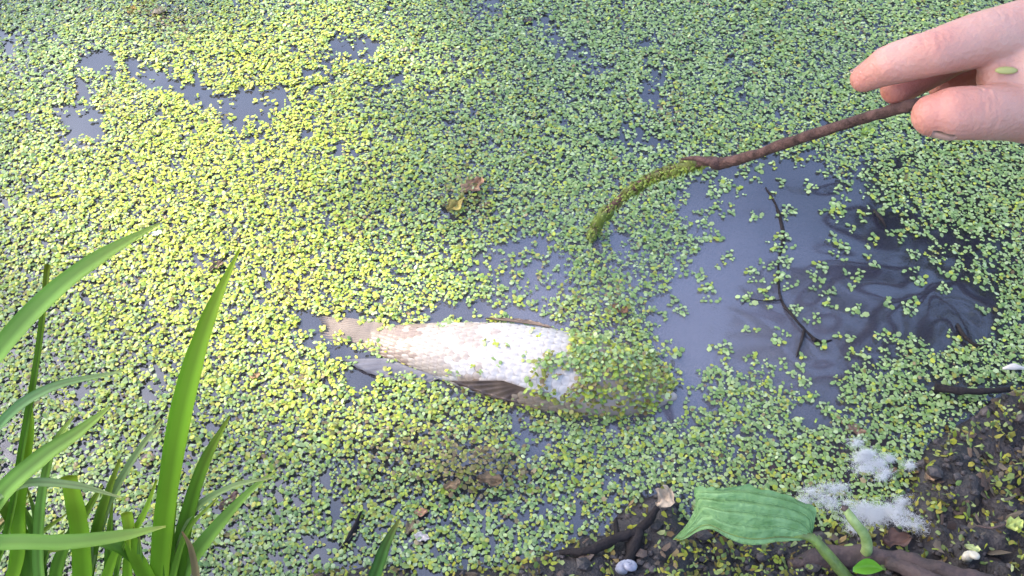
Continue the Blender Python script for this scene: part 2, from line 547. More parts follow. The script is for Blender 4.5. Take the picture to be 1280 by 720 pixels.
def pigments(n, yel, brn):
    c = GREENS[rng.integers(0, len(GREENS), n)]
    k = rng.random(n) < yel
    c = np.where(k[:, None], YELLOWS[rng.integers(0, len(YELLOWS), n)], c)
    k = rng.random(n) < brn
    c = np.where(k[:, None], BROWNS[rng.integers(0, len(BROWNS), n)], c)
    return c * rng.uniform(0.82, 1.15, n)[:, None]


def plants(cx, cy, nf, rad, yel, brn, zf=None, tilt=0.16, zspread=0.0011):
    """a few fronds around each centre"""
    n = len(cx)
    rep = np.repeat(np.arange(n), nf)
    m = len(rep)
    first = np.concatenate([[0], np.cumsum(nf)[:-1]])
    k = np.arange(m) - first[rep]
    a0 = rng.uniform(0, 2 * np.pi, n)
    a = a0[rep] + k * 2 * np.pi / np.maximum(nf[rep], 2.2) + rng.normal(0, 0.55, m)
    s = rad[rep] * rng.uniform(0.55, 1.18, m)
    off = s * rng.uniform(0.65, 1.35, m)
    x = cx[rep] + off * np.cos(a); y = cy[rep] + off * np.sin(a)
    z = rng.uniform(0.0004, 0.0004 + zspread, m)
    if zf is not None: z = z + zf(x, y)
    c = pigments(m, yel[rep], brn[rep])
    return np.column_stack([x, y, z]), a, s, np.minimum(np.abs(rng.normal(0, tilt, m)), 0.95), rng.uniform(0, 2 * np.pi, m), c


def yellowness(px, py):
    k = 1.15 * np.exp(-(((px - 230) / 340) ** 2 + ((py - 330) / 220) ** 2)) + 0.7 * np.exp(-(((px - 330) / 190) ** 2 + ((py - 130) / 150) ** 2))  # yellower old fronds at left, with the sun patch's warmth painted in too
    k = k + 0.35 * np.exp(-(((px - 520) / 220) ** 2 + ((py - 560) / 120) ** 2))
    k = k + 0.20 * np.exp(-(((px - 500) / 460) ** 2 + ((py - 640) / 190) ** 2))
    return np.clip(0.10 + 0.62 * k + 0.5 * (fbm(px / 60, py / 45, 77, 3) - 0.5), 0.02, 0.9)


def grid_pts(x0, x1, y0, y1, s):
    ax = np.arange(x0, x1, s); ay = np.arange(y0, y1, s * 0.87)
    gx_, gy_ = np.meshgrid(ax, ay)
    gx_[1::2] += s / 2
    return (gx_ + rng.uniform(-0.42, 0.42, gx_.shape) * s).ravel(), (gy_ + rng.uniform(-0.42, 0.42, gy_.shape) * s).ravel()


cx, cy = grid_pts(-0.62, 0.68, 0.04, 0.96, 0.0040)
px, py = to_px(np.column_stack([cx, cy, np.zeros_like(cx)]))
keep, near_open = openness(px, py)
h = bank_h(cx, cy)
fz = fish_top(cx, cy)
gap = fbm(cx * 75, cy * 75, 91, 3)                                   # small dark gaps in the mat
keep = keep * np.where(gap < 0.27, 0.3, 1.0)
FACE_OF_FISH = fz > 0.0045
ok = (rng.random(len(cx)) < keep) & (h < -0.001) & ~FACE_OF_FISH
LOOSE = ok & (near_open > 0.70) & (px > 560) & (px < 1275) & (py > 150) & (py < 520)
lo_x, lo_y = cx[LOOSE], cy[LOOSE]
ok &= ~LOOSE
cx, cy, px, py, near_open = cx[ok], cy[ok], px[ok], py[ok], near_open[ok]
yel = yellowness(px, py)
brn = 0.03 + 0.16 * sstep(0.62, 0.8, fbm(px / 40, py / 30, 101, 3))
for bx, by, bw, bh, bk in ((600, 592, 58, 25, 0.95), (520, 560, 95, 42, 0.36), (580, 245, 28, 22, 0.4), (200, 18, 40, 22, 0.4), (760, 380, 40, 22, 0.2)):
    brn = brn + bk * np.exp(-(((px - bx) / bw) ** 2 + ((py - by) / bh) ** 2))
nf = rng.choice([2, 3, 3, 4, 4], len(cx))
rad = rng.uniform(0.00110, 0.00200, len(cx)) * np.where(rng.random(len(cx)) < .12, .7, 1)


def heap(x, y):
    """the mat rides up over mounds of old weed"""
    px_, py_ = to_px(np.column_stack([x, y, np.zeros_like(x)]))
    z = 0
    for bx, by, bw, bh, bz in ((595, 585, 60, 20, 0.010), (520, 555, 90, 34, 0.005), (575, 245, 26, 20, 0.006), (765, 380, 34, 26, 0.006), (830, 605, 60, 40, 0.004)):
        z = z + bz * np.exp(-(((px_ - bx) / bw) ** 2 + ((py_ - by) / bh) ** 2))
    return np.maximum(z + 0.0016 * fbm(x * 60, y * 60, 41, 3), fish_top(x, y) + 0.0006)


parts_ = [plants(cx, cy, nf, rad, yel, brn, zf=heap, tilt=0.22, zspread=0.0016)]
# second, looser layer heaped on the mat
sel = rng.random(len(cx)) < 0.30 * (near_open < 0.3)
c2 = (cx[sel] + rng.normal(0, 0.002, sel.sum()), cy[sel] + rng.normal(0, 0.002, sel.sum()))
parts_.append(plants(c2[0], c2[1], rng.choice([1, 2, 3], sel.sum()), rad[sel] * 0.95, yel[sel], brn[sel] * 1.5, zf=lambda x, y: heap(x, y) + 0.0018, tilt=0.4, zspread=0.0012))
# the mat carries on beyond the frame
ox, oy = grid_pts(-1.5, 1.7, -0.2, 1.9, 0.012)
out = ~((ox > -0.615) & (ox < 0.675) & (oy > 0.04) & (oy < 0.955)) & (bank_h(ox, oy) < -0.001)
ox, oy = ox[out], oy[out]
on = len(ox)
parts_.append(plants(ox, oy, np.full(on, 2), np.full(on, 0.0044), np.full(on, 0.1), np.full(on, 0.04)))
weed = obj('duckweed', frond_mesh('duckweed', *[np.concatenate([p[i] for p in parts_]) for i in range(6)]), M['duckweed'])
tag(weed, 'continuous mat of tiny green and yellow duckweed covering the pond', 'duckweed', kind='stuff')

# loose plants drifting in the open water: each one its own object
dw_group = 'duckweed tufts drifting loose on open water'
protos = []
for k in range(10):
    n_ = [2, 3, 4, 2, 5, 3, 6, 2, 4, 7][k]
    qx = rng.normal(0, 0.0017 * math.sqrt(n_), n_); qy = rng.normal(0, 0.0017 * math.sqrt(n_), n_)
    protos.append(frond_mesh('duckweed_tuft', *plants(qx, qy, rng.choice([2, 3, 3], n_), rng.uniform(0.0016, 0.0022, n_), np.full(n_, 0.12), np.full(n_, 0.03), tilt=0.25)))
    protos[-1].materials.append(M['duckweed'])
order = rng.permutation(len(lo_x))
chosen = []
for i in order:
    if all((lo_x[i] - lo_x[j]) ** 2 + (lo_y[i] - lo_y[j]) ** 2 > 0.009 ** 2 for j in chosen):
        chosen.append(i)
chosen = chosen[:200]
MARKS = [((957, 234), 'upper tip of the long black twig'), ((976, 320), 'middle of the long black twig'), ((1018, 424), 'lower fork of the long black twig'),
         ((900, 204), 'knot on the brown stick'), ((737, 302), 'mossy end of the brown stick'), ((845, 490), 'mouth of the dead fish'), ((650, 402), 'upper edge of the fish'),
         ((1220, 430), 'tiny bent black twig at right'), ((1102, 274), 'thin forked stick below the hand'), ((1140, 150), 'thumb of the hand')]
SIDES = ['right of', 'lower right of', 'below', 'lower left of', 'left of', 'upper left of', 'above', 'upper right of']
ORD = ['nearest', 'second nearest', 'third nearest', 'fourth nearest', 'fifth nearest', 'sixth nearest', 'seventh nearest', 'eighth nearest']
spots = []
for i in chosen:
    tx, ty = (float(q_[0]) for q_ in to_px(np.array([[lo_x[i], lo_y[i], 0.0]])))
    dd, (mx_, my_), mname = min((math.hypot(tx - m_[0], ty - m_[1]), m_, nm_) for m_, nm_ in MARKS)
    sec = int(round(math.atan2(ty - my_, tx - mx_) / (math.pi / 4))) % 8
    spots.append((mname, sec, dd, i))
count = {}
for mname, sec, dd, i in sorted(spots):
    k_ = count.get((mname, sec), 0); count[(mname, sec)] = k_ + 1
    o = bpy.data.objects.new('duckweed_tuft', protos[rng.integers(0, 10)])
    o.location = (lo_x[i], lo_y[i], 0.0002); o.rotation_euler = (0, 0, rng.uniform(0, 6.28))
    o.scale = (1, 1, 1) if rng.random() < 0.5 else (0.85, 0.85, 0.85)
    link(o); tag(o, 'loose duckweed tuft, %s %s the %s' % (ORD[min(k_, 7)], SIDES[sec], mname), 'duckweed', dw_group)

# duckweed heaped over the head of the fish
HEAD = [(655, 488), (676, 455), (700, 430), (722, 414), (765, 430), (826, 444), (846, 476), (834, 506), (775, 532), (700, 522), (654, 510)]
hx, hy = grid_pts(W(640, 520)[0], W(845, 400)[0], W(640, 525)[1], W(640, 405)[1], 0.0027)
zt = np.maximum(fish_top(hx, hy), 0)
hpx, hpy = to_px(np.column_stack([hx, hy, zt]))
sd = poly_sd(hpx + 16 * (fbm(hpx / 20, hpy / 16, 8, 3) - 0.5) * 2, hpy + 14 * (fbm(hpx / 20, hpy / 16, 9, 3) - 0.5) * 2, HEAD)
cl = fbm(hpx / 17, hpy / 13, 15, 2)
kk = (rng.random(len(hx)) < sstep(-4, 8, sd) * sstep(0.26, 0.50, cl) * 0.95)
hx, hy, hpx, hpy = hx[kk], hy[kk], hpx[kk], hpy[kk]
low = sstep(440, 500, hpy)
hp = plants(hx, hy, rng.choice([2, 3], len(hx)), rng.uniform(0.0015, 0.0021, len(hx)), 0.25 + 0.25 * low, 0.12 + 0.33 * low,
            zf=lambda x, y: np.maximum(fish_top(x, y), 0) + 0.0008 + 0.004 * fbm(x * 120, y * 120, 19, 2), tilt=0.45, zspread=0.0035)
hw = obj('duckweed_heap', frond_mesh('duckweed_heap', *hp), M['duckweed'])
tag(hw, 'heap of olive and green duckweed clinging to the head of the dead fish', 'duckweed', kind='stuff')

# single specks that lie on the pale flank
SPECKS = [(596, 460, 'small pair of duckweed fronds at the lower flank of the fish'), (567, 466, 'tiny duckweed frond left of the brown belly fin'),
          (458, 432, 'yellowish duckweed speck nearest the tail of the fish'), (622, 452, 'faint pale duckweed speck on the middle of the white flank'),
          (613, 432, 'single duckweed frond on the upper middle of the white flank'), (626, 430, 'tiny dark duckweed frond right of another on the upper flank'),
          (556, 408, 'clump of duckweed on the upper edge of the fish'), (668, 420, 'olive duckweed scrap on the upper flank near the weedy head'),
          (657, 450, 'narrow olive duckweed scrap standing just before the weedy head'), (492, 449, 'duckweed speck on the lower edge of the tail stalk'),
          (470, 440, 'duckweed tuft beside the grey anal fin of the fish')]
for x, y, lab in SPECKS:
    z = 0.012
    for _ in range(4):
        w_ = W(x, y, z); z = max(float(fish_top(w_[0], w_[1])), 0.0006)
    w_ = W(x, y, z)
    o = bpy.data.objects.new('duckweed_speck', protos[[0, 3, 7, 3, 0][x % 5] if x != 556 else 2])
    o.location = (w_[0], w_[1], z + 0.0004); o.scale = (0.9, 0.9, 1); o.rotation_euler = (0.15, 0.1, x * 1.7)
    link(o); tag(o, lab, 'duckweed', 'duckweed specks on the fish')

# ------------------------------------------------------------------ the fish
fish = empty('dead_fish', (FA[0], FA[1], 0))
tag(fish, 'dead pale scaly fish floating belly up with weed over its head', 'fish')
f0 = np.array([FA[0], FA[1], 0.0])


def fish_pt(t, ang, k=1.0):
    """ang 0 = far side, 90 deg = top"""
    w, v = fish_wv(t)
    s = np.cos(ang) * w * k; z = fish_z(t) + np.sin(ang) * v * k
    return np.stack([t * FL * FT[0] + s * FN[0], t * FL * FT[1] + s * FN[1], z + 0 * t], -1)


tt = np.linspace(0, 1, 60); aa = np.arange(32) * 2 * np.pi / 32
TT, AA = np.meshgrid(tt, aa, indexing='ij')
V = fish_pt(TT, AA).reshape(-1, 3)
white = np.array([0.44, 0.39, 0.375]); pink = np.array([0.33, 0.26, 0.225]); tan = np.array([0.25, 0.18, 0.13]); back = np.array([0.16, 0.14, 0.13])
top_ = np.sin(AA); side = np.cos(AA)
c = white[None, None] * np.ones(TT.shape + (1,))
k = sstep(0.5, 0.12, TT)[..., None]; c = c * (1 - k * 0.8) + pink * k * 0.8
k = (sstep(-0.55, -0.95, side) * sstep(0.3, 0.5, TT))[..., None]; c = c * (1 - k) + tan * k
k = sstep(0.66, 0.80, TT)[..., None]; c = c * (1 - k * 0.85) + pink * 0.8 * k * 0.85
k = sstep(-0.1, -0.5, top_)[..., None]; c = c * (1 - k) + back * k
ii = np.arange(60 * 32).reshape(60, 32)
q = np.column_stack([ii[:-1].ravel(), np.roll(ii, -1, 1)[:-1].ravel(), np.roll(ii, -1, 1)[1:].ravel(), ii[1:].ravel()])
mb = MB(); mb.add(V, None, q, c.reshape(-1, 3))
e0 = fish_pt(np.array([0.0]), np.array([0.0])) * 0 + np.array([0, 0, FZ]); e1 = np.array([[FL * FT[0], FL * FT[1], FZ]])
mb.add(np.vstack([V[:32], e0]), [[32, (j + 1) % 32, j] for j in range(32)], None, pink)
mb.add(np.vstack([V[-32:], e1]), [[32, j, (j + 1) % 32] for j in range(32)], None, pink * 0.8)
mb.build('body', M['fish'], fish)

# scales: overlapping rounded plates on the upper flank
sv = []
for a in np.linspace(-math.pi / 2, math.pi / 2, 7): sv.append((-0.55 * math.cos(a) - 0.25, 0.56 * math.sin(a), 0.10))
sv += [(0.5, 0.5, 0), (0.5, -0.5, 0), (-0.1, 0, 0.14)]
for a in np.linspace(-math.pi / 2, math.pi / 2, 7): sv.append((-0.40 * math.cos(a) - 0.25, 0.44 * math.sin(a), 0.135))
sf = [[i, 10 + i, 11 + i] for i in range(6)] + [[i, 11 + i, i + 1] for i in range(6)] + [[9, 11 + i, 10 + i] for i in range(6)] + [[6, 16, 7], [16, 9, 7], [7, 9, 8], [8, 9, 10], [8, 10, 0]]
sc_ = np.ones((17, 3)); sc_[:7] = 0.66; sc_[9] = (0.93, 0.92, 0.92)
SME = []
for mm in ('scale', 'pink_scale', 'tan_scale', 'rosy_scale'):
    me_ = mesh_np('scale', np.array(sv), np.array(sf)[:, ::-1], sc_); me_.materials.append(M[mm]); SME.append(me_)
for i, t in enumerate(np.arange(0.03, 0.72, 0.0243)):
    for j, a in enumerate(np.arange(R(22), R(176), R(13.5))):
        a2 = a + (R(6.75) if i % 2 else 0) + random.uniform(-.012, .012)
        t_ = t + random.uniform(-.002, .002)
        p_ = fish_pt(np.array([t_]), np.array([a2]))[0]
        if p_[2] < -0.001: continue
        pt = fish_pt(np.array([t_ + 0.01]), np.array([a2]))[0]; pa = fish_pt(np.array([t_]), np.array([a2 + 0.05]))[0]
        ex = Vector(pt - p_).normalized(); ey = Vector(pa - p_); ey = (ey - ex * ey.dot(ex)).normalized()
        ez = ex.cross(ey)
        if ez.dot(Vector(p_ - np.array([t_ * FL * FT[0], t_ * FL * FT[1], fish_z(t_)]))) < 0: ey = -ey; ez = -ez
        w, v = fish_wv(t_)
        arc = R(13.5) * math.hypot(w * math.sin(a2), v * math.cos(a2))
        size_l = 0.0243 * FL * 1.15
        kind_ = 2 if (a2 > R(150) and t_ > .4) else (1 if random.random() < sstep(0.26, 0.10, t_) else 3 if random.random() < sstep(0.50, 0.20, t_) else 0)
        o = bpy.data.objects.new('scale', SME[kind_])
        ex = (ex + ez * random.uniform(-.05, .03)).normalized()
        m4 = Matrix((ex * size_l, ey * max(arc, 0.002) * 1.02, ez * random.uniform(0.0045, 0.0075))).transposed().to_4x4()
        m4.translation = Vector(p_) + ez * 0.0001
        link(o, fish); o.matrix_basis = m4


def fan_fin(name, base, tip_dir, m, rays=9, wav=0.0012, parent=fish, thick=0.0007):
    """fin: base polyline (k,3), outer polyline (k,3), ribbed along its rays"""
    b = spline(base, rays * 4 + 1); o_ = spline(tip_dir, rays * 4 + 1)
    us = np.linspace(0, 1, 7)
    n = len(b)
    rib = wav * np.abs(np.sin(np.linspace(0, rays * math.pi, n)))
    top = b[:, None] * (1 - us[None, :, None]) + o_[:, None] * us[None, :, None]
    top[..., 2] += rib[:, None] * us[None] + thick / 2
    edge = 0.06 * np.abs(np.sin(np.linspace(0, rays * math.pi, n)))
    top[:, -1] = top[:, -1] * (1 - edge[:, None]) + top[:, -2] * edge[:, None]
    bot = top.copy(); bot[..., 2] -= thick
    ii = np.arange(n * 7).reshape(n, 7)
    q = np.column_stack([ii[:-1, :-1].ravel(), ii[1:, :-1].ravel(), ii[1:, 1:].ravel(), ii[:-1, 1:].ravel()])
    N_ = n * 7
    rim = list(ii[0]) + list(ii[1:, -1]) + list(ii[-1, :-1][::-1]) + list(ii[1:-1, 0][::-1])
    rim = np.array(rim); r2 = np.roll(rim, -1)
    side_q = np.column_stack([rim, rim + N_, r2 + N_, r2])
    mb = MB()
    mb.add(np.vstack([top.reshape(-1, 3), bot.reshape(-1, 3)]), None, np.vstack([q, q[:, ::-1] + N_, side_q]))
    return mb.build(name, m, parent, off=None)


def Wl(x, y, z): return W(x, y, z) - f0


fan_fin('tail_fin', [Wl(480, 404, .002), Wl(474, 416, .004), Wl(480, 429, .002)], [Wl(390, 391, -.0022), Wl(402, 408, -.0008), Wl(388, 428, -.0025)], M['pale_fin'], 12)
fan_fin('anal_fin', [Wl(552, 472, .003), Wl(515, 460, .003), Wl(485, 448, .003)], [Wl(530, 481, -.001), Wl(472, 471, .0012), Wl(424, 449, .0012)], M['grey_fin'], 8)
fan_fin('pelvic_fin', [Wl(672, 492, .013), Wl(652, 484, .017), Wl(628, 476, .0195)], [Wl(662, 508, .003), Wl(614, 497, .005), Wl(558, 476, .012)], M['fin'], 7, wav=0.0018)
fan_fin('pectoral_fin', [Wl(700, 417, .016), Wl(692, 412, .014), Wl(684, 408, .012)], [Wl(690, 409, .010), Wl(655, 400, .005), Wl(606, 398, .003)], M['fin'], 6)
# head: gill cover, mouth, eye
mb = MB()
us = np.linspace(0.735, 0.86, 9); an = np.linspace(R(20), R(165), 16)
U, A_ = np.meshgrid(us, an, indexing='ij')
bulge = 1.03 + 0.07 * np.sin((U - 0.735) / 0.125 * math.pi)
V = fish_pt(U + 0.018 * np.cos((A_ - R(90)) * 1.2), A_, 1)
V[..., 2] += 0.0016 * (bulge - 1) * 14; 
ii = np.arange(9 * 16).reshape(9, 16)
mb.add(V.reshape(-1, 3), None, np.column_stack([ii[:-1, :-1].ravel(), ii[:-1, 1:].ravel(), ii[1:, 1:].ravel(), ii[1:, :-1].ravel()]), pink * 0.85)
mb.build('gill_cover', M['fish'], fish)
mb = MB()
tube(mb, [Wl(814, 490, .0005), Wl(826, 493, .001), Wl(836, 495, .0008), Wl(845, 497, -.0005)], [.0052, .0056, .0044, .0022], 10, pink * 1.3, n=14)
mb.build('mouth', M['fish'], fish)
v, f = ICO2
mb = MB(); mb.add(v * 0.0042 + fish_pt(np.array([0.905]), np.array([R(196)]))[0], f); mb.build('eye', M['eye'], fish)

# ------------------------------------------------------------------ stick with algae
stick = empty('stick', P(1150, 129, .405)); s0 = np.array(P(1150, 129, .405))
tag(stick, 'long thin brown stick held out over the pond, its lower end mossy', 'stick')
d_end = float((W(737, 300) - CAM) @ CF)
SP = [(1262, 112, .402), (1200, 120, .402), (1150, 129, .406), (1110, 139, .421), (1070, 151, .442), (1020, 167, .472), (985, 178, .496), (945, 193, .527),
      (912, 202, .556), (900, 204, .566), (884, 202, .580), (850, 210, .609), (815, 222, .640), (780, 245, .668), (752, 272, .694), (737, 302, .716), (730, 325, .735)]
SPw = np.array([P(*p) for p in SP]) - s0
SR = 0.86 * np.array([.0030, .0030, .0031, .0032, .0030, .0031, .0033, .0034, .0042, .0040, .0036, .0037, .0037, .0036,   .0035, .0033, .002])
mb = MB(); tube(mb, SPw, SR, 12, lump=0.16, n=110, seed=4); mb.build('shaft', M['bark'], stick)
mb = MB()
kn = P(898, 205, .565) - s0
v, f = ICO2
mb.add(v * np.array([.0058, .0036, .0044]) * (1 + 0.18 * (vnoise(v[:, 0] * 3 + 5, v[:, 1] * 3 + v[:, 2] * 2, 3)[:, None] - .5)) + kn, f)
tube(mb, [kn, P(870, 198, .575) - s0, P(852, 199, .590) - s0], [.0026, .0018, .0007], 7, n=10)
mb.build('knot', M['bark'], stick)
mb = MB()
cs = spline(np.array(SPw), 200)
for i in range(2600):
    u = random.random() ** 0.8
    k_ = int(118 + u * 78)
    if (k_ < 130 and random.random() < .75) or (160 < k_ < 171 and random.random() < .75): continue
    base = cs[min(k_, 199)]
    dirv = np.array([random.gauss(0, 1), random.gauss(0, 1), random.gauss(-0.1, 1)]); dirv /= np.linalg.norm(dirv)
    b0 = base + dirv * 0.0034; ln = random.uniform(.0012, .0038) * (1.9 if random.random() < .10 else 1)
    sd_ = np.cross(dirv, [random.random(), random.random(), 1]); sd_ /= np.linalg.norm(sd_) + 1e-9
    ax_ = cs[min(k_ + 1, 199)] - cs[k_ - 1]; ax_ /= np.linalg.norm(ax_)
    tip = b0 + dirv * ln * 0.6 + ax_ * ln * random.gauss(0.1, .6) - np.array([0, 0, ln * random.uniform(0, .7)])
    cc = random.choice([(0.24, 0.32, 0.045), (0.32, 0.40, 0.05), (0.16, 0.21, 0.03), (0.18, 0.15, 0.05), (0.40, 0.48, 0.08)])
    w_ = random.uniform(.0006, .0013)
    mb.add([b0 - sd_ * w_, b0 + sd_ * w_, tip + sd_ * w_ * .4, tip - sd_ * w_ * .4], None, [(0, 1, 2, 3)], cc)
v, f = ICO1
for i in range(420):
    k_ = random.randint(126, 197)
    if 160 < k_ < 169 and random.random() < .7: continue
    dv_ = np.array([random.gauss(0, 1), random.gauss(0, 1), random.gauss(0, 1)]); dv_ /= np.linalg.norm(dv_)
    s1_, s2_ = random.uniform(.0009, .0018), random.uniform(.0007, .0013)
    aa_ = random.uniform(0, 6.28); rv = v * np.array([s1_, s2_, .0007])
    rv = np.column_stack([rv[:, 0] * math.cos(aa_) - rv[:, 1] * math.sin(aa_), rv[:, 0] * math.sin(aa_) + rv[:, 1] * math.cos(aa_), rv[:, 2] + rv[:, 0] * random.uniform(-.6, .6)])
    mb.add(rv + cs[k_] + dv_ * random.uniform(.0034, .0048), f, None, random.choice([(0.30, 0.40, 0.06), (0.38, 0.46, 0.09), (0.22, 0.30, 0.05), (0.26, 0.24, 0.07), (0.16, 0.2, 0.04)]))
core = cs[128:198]
tube(mb, core[:33], np.full(33, .0034), 10, (0.15, 0.17, 0.04), lump=.5, seed=8)
tube(mb, core[42:], np.full(len(core) - 42, .0040), 10, (0.19, 0.24, 0.045), lump=.6, seed=9)
al = mb.build('algae_coat', M['algae'], stick); al['kind'] = 'stuff'

# ------------------------------------------------------------------ hand
person = empty('person', P(1420, 120, .42)); h0 = np.array(P(1420, 120, .42))
tag(person, 'bare hand reaching in from the right, pinching a brown stick', 'person')


def caps(mb, a, ra, b, rb, seg=20, rings=7):
    """closed tapered capsule"""
    a = np.asarray(a); b = np.asarray(b)
    t = b - a; Lc = np.linalg.norm(t); t = t / Lc
    x = np.cross(t, [0.3, 0.5, 0.8]); x /= np.linalg.norm(x); y = np.cross(t, x)
    prof = [(-ra * math.cos(u), ra * math.sin(u)) for u in np.linspace(0.001, math.pi / 2, rings)]
    prof += [(Lc + rb * math.sin(u), rb * math.cos(u)) for u in np.linspace(0, math.pi / 2 - 0.001, rings)]
    an = np.arange(seg) * 2 * np.pi / seg
    V = np.array([a + t * z + r * (math.cos(q) * x + math.sin(q) * y) for z, r in prof for q in an])
    ii = np.arange(len(prof) * seg).reshape(len(prof), seg); jj = np.roll(ii, -1, 1)
    q = np.column_stack([ii[:-1].ravel(), jj[:-1].ravel(), jj[1:].ravel(), ii[1:].ravel()])
    c0 = len(V)
    f3 = [[c0, (k + 1) % seg, k] for k in range(seg)] + [[c0 + 1, (len(prof) - 1) * seg + k, (len(prof) - 1) * seg + (k + 1) % seg] for k in range(seg)]
    V = np.vstack([V, a - t * ra, b + t * rb])
    mb.add(V, f3, q)


CH = {
    'index': [(1400, 66, .425, 17), (1305, 33, .402, 14.2), (1228, 49, .394, 12.0), (1165, 66, .391, 10.0), (1112, 81, .398, 8.9), (1080, 98, .407, 6.2)],
    'middle': [(1420, 70, .445, 17), (1320, 35, .428, 13.5), (1255, 45, .424, 11.0), (1195, 66, .424, 9.8), (1150, 92, .421, 9.2), (1122, 110, .419, 7.8)],
    'ring': [(1430, 75, .465, 17), (1330, 50, .455, 12.5), (1270, 60, .455, 10.0), (1225, 76, .452, 9.3), (1196, 98, .444, 8.2), (1178, 106, .438, 7.0)],
    'little': [(1440, 90, .480, 16), (1345, 70, .478, 11), (1300, 78, .480, 9), (1262, 92, .478, 8), (1240, 112, .470, 7), (1225, 120, .462, 6)],
    'thumb': [(1460, 150, .430, 21), (1390, 150, .415, 18), (1310, 143, .400, 14.2), (1262, 140, .393, 12.2), (1222, 141, .388, 11.6), (1190, 142, .388, 11.2), (1167, 144, .390, 9.2)],
    'web': [(1430, 110, .430, 22), (1335, 94, .404, 19), (1285, 93, .3975, 14.5), (1250, 96, .3965, 9.5)],
    'palm': [(1395, 60, .43, 17), (1500, 105, .445, 24)],
    'palm2': [(1410, 80, .465, 18), (1500, 115, .455, 23)],
    'arm': [(1460, 110, .440, 24), (1540, 118, .448, 25), (1640, 150, .452, 26), (1900, 235, .455, 34), (2250, 350, .45, 42)],
}
mb = MB()
for nm, pts in CH.items():
    for (x0, y0, d0, r0), (x1, y1, d1, r1) in zip(pts[:-1], pts[1:]):
        caps(mb, P(x0, y0, d0) - h0, r0 * .001, P(x1, y1, d1) - h0, r1 * .001)
hm = mb.mesh('hand')
tmp = bpy.data.objects.new('hand_tmp', hm); col.objects.link(tmp)
r_ = tmp.modifiers.new('r', 'REMESH'); r_.mode = 'VOXEL'; r_.voxel_size = 0.00095; r_.use_smooth_shade = True
s_ = tmp.modifiers.new('s', 'SMOOTH'); s_.iterations = 12; s_.factor = 0.5
dg = bpy.context.evaluated_depsgraph_get()
hmesh = bpy.data.meshes.new_from_object(tmp.evaluated_get(dg))
bpy.data.objects.remove(tmp); hmesh.name = 'hand_body'
hmesh.materials.clear()
hv = np.empty(len(hmesh.vertices) * 3, np.float32); hmesh.vertices.foreach_get('co', hv); hv = hv.reshape(-1, 3)
hn = np.empty(len(hmesh.vertices) * 3, np.float32); hmesh.vertices.foreach_get('normal', hn); hn = hn.reshape(-1, 3)
dep = np.zeros(len(hv))
for (x_, y_, d_), (xn, yn, dn_), dorsal, ks in (((1165, 66, .391), (1112, 81, .398), CU - CF * .7, (-.0034, -.0013, .0006, .0027)), ((1114, 81, .398), (1080, 98, .407), CU - CF * .7, (-.0012, .0007)),
                                              ((1222, 141, .388), (1190, 142, .388), -CU * .6 - CF, (-.0030, -.0009, .0012, .0030)), ((1222, 141, .388), (1190, 142, .388), CU * .8 - CF * .3, (-.0006, .0016))):
    c0_ = P(x_, y_, d_) - h0; ax_ = P(xn, yn, dn_) - h0 - c0_; ax_ /= np.linalg.norm(ax_)
    rel = hv - c0_; sa_ = rel @ ax_; rad_ = np.linalg.norm(rel - sa_[:, None] * ax_, axis=1)
    m_ = (rad_ < .0125) * np.clip(hn @ (dorsal / np.linalg.norm(dorsal)), 0, 1)
    for k_ in ks:
        wob = .0007 * (vnoise(hv[:, 0] * 300 + k_ * 9e4, hv[:, 1] * 300, 71) - .5) * 2
        dep -= .00042 * m_ * np.exp(-((sa_ - k_ + wob) / .00075) ** 2)
dep += .00022 * (fbm(hv[:, 0] * 260 + hv[:, 2] * 90, hv[:, 1] * 260 + hv[:, 2] * 120, 73, 3) - .5)
hv = hv + hn * dep[:, None]
hmesh.vertices.foreach_set('co', hv.astype(np.float32).ravel()); hmesh.update()
red = np.zeros(len(hv))
for (x_, y_, d_), r0_, k_ in (((1080, 98, .407), .022, .8), ((1122, 110, .419), .03, 1.0), ((1178, 106, .438), .03, 1.0), ((1225, 120, .462), .03, 1.0), ((1160, 146, .390), .020, .8), ((1165, 50, .384), .014, .5), ((1300, 20, .40), .02, .5)):
    red = np.maximum(red, k_ * np.exp(-(np.linalg.norm(hv - (P(x_, y_, d_) - h0), axis=1) / r0_) ** 2))
tint = np.ones((len(hv), 4), np.float32); tint[:, 1] = 1 - 0.34 * red; tint[:, 2] = 1 - 0.36 * red
hmesh.attributes.new('tint', 'FLOAT_COLOR', 'POINT').data.foreach_set('color', tint.ravel())
obj('hand', hmesh, M['skin'], person)


hand_bvh = BVHTree.FromPolygons([tuple(q_) for q_ in hv], [tuple(p_.vertices) for p_ in hmesh.polygons])


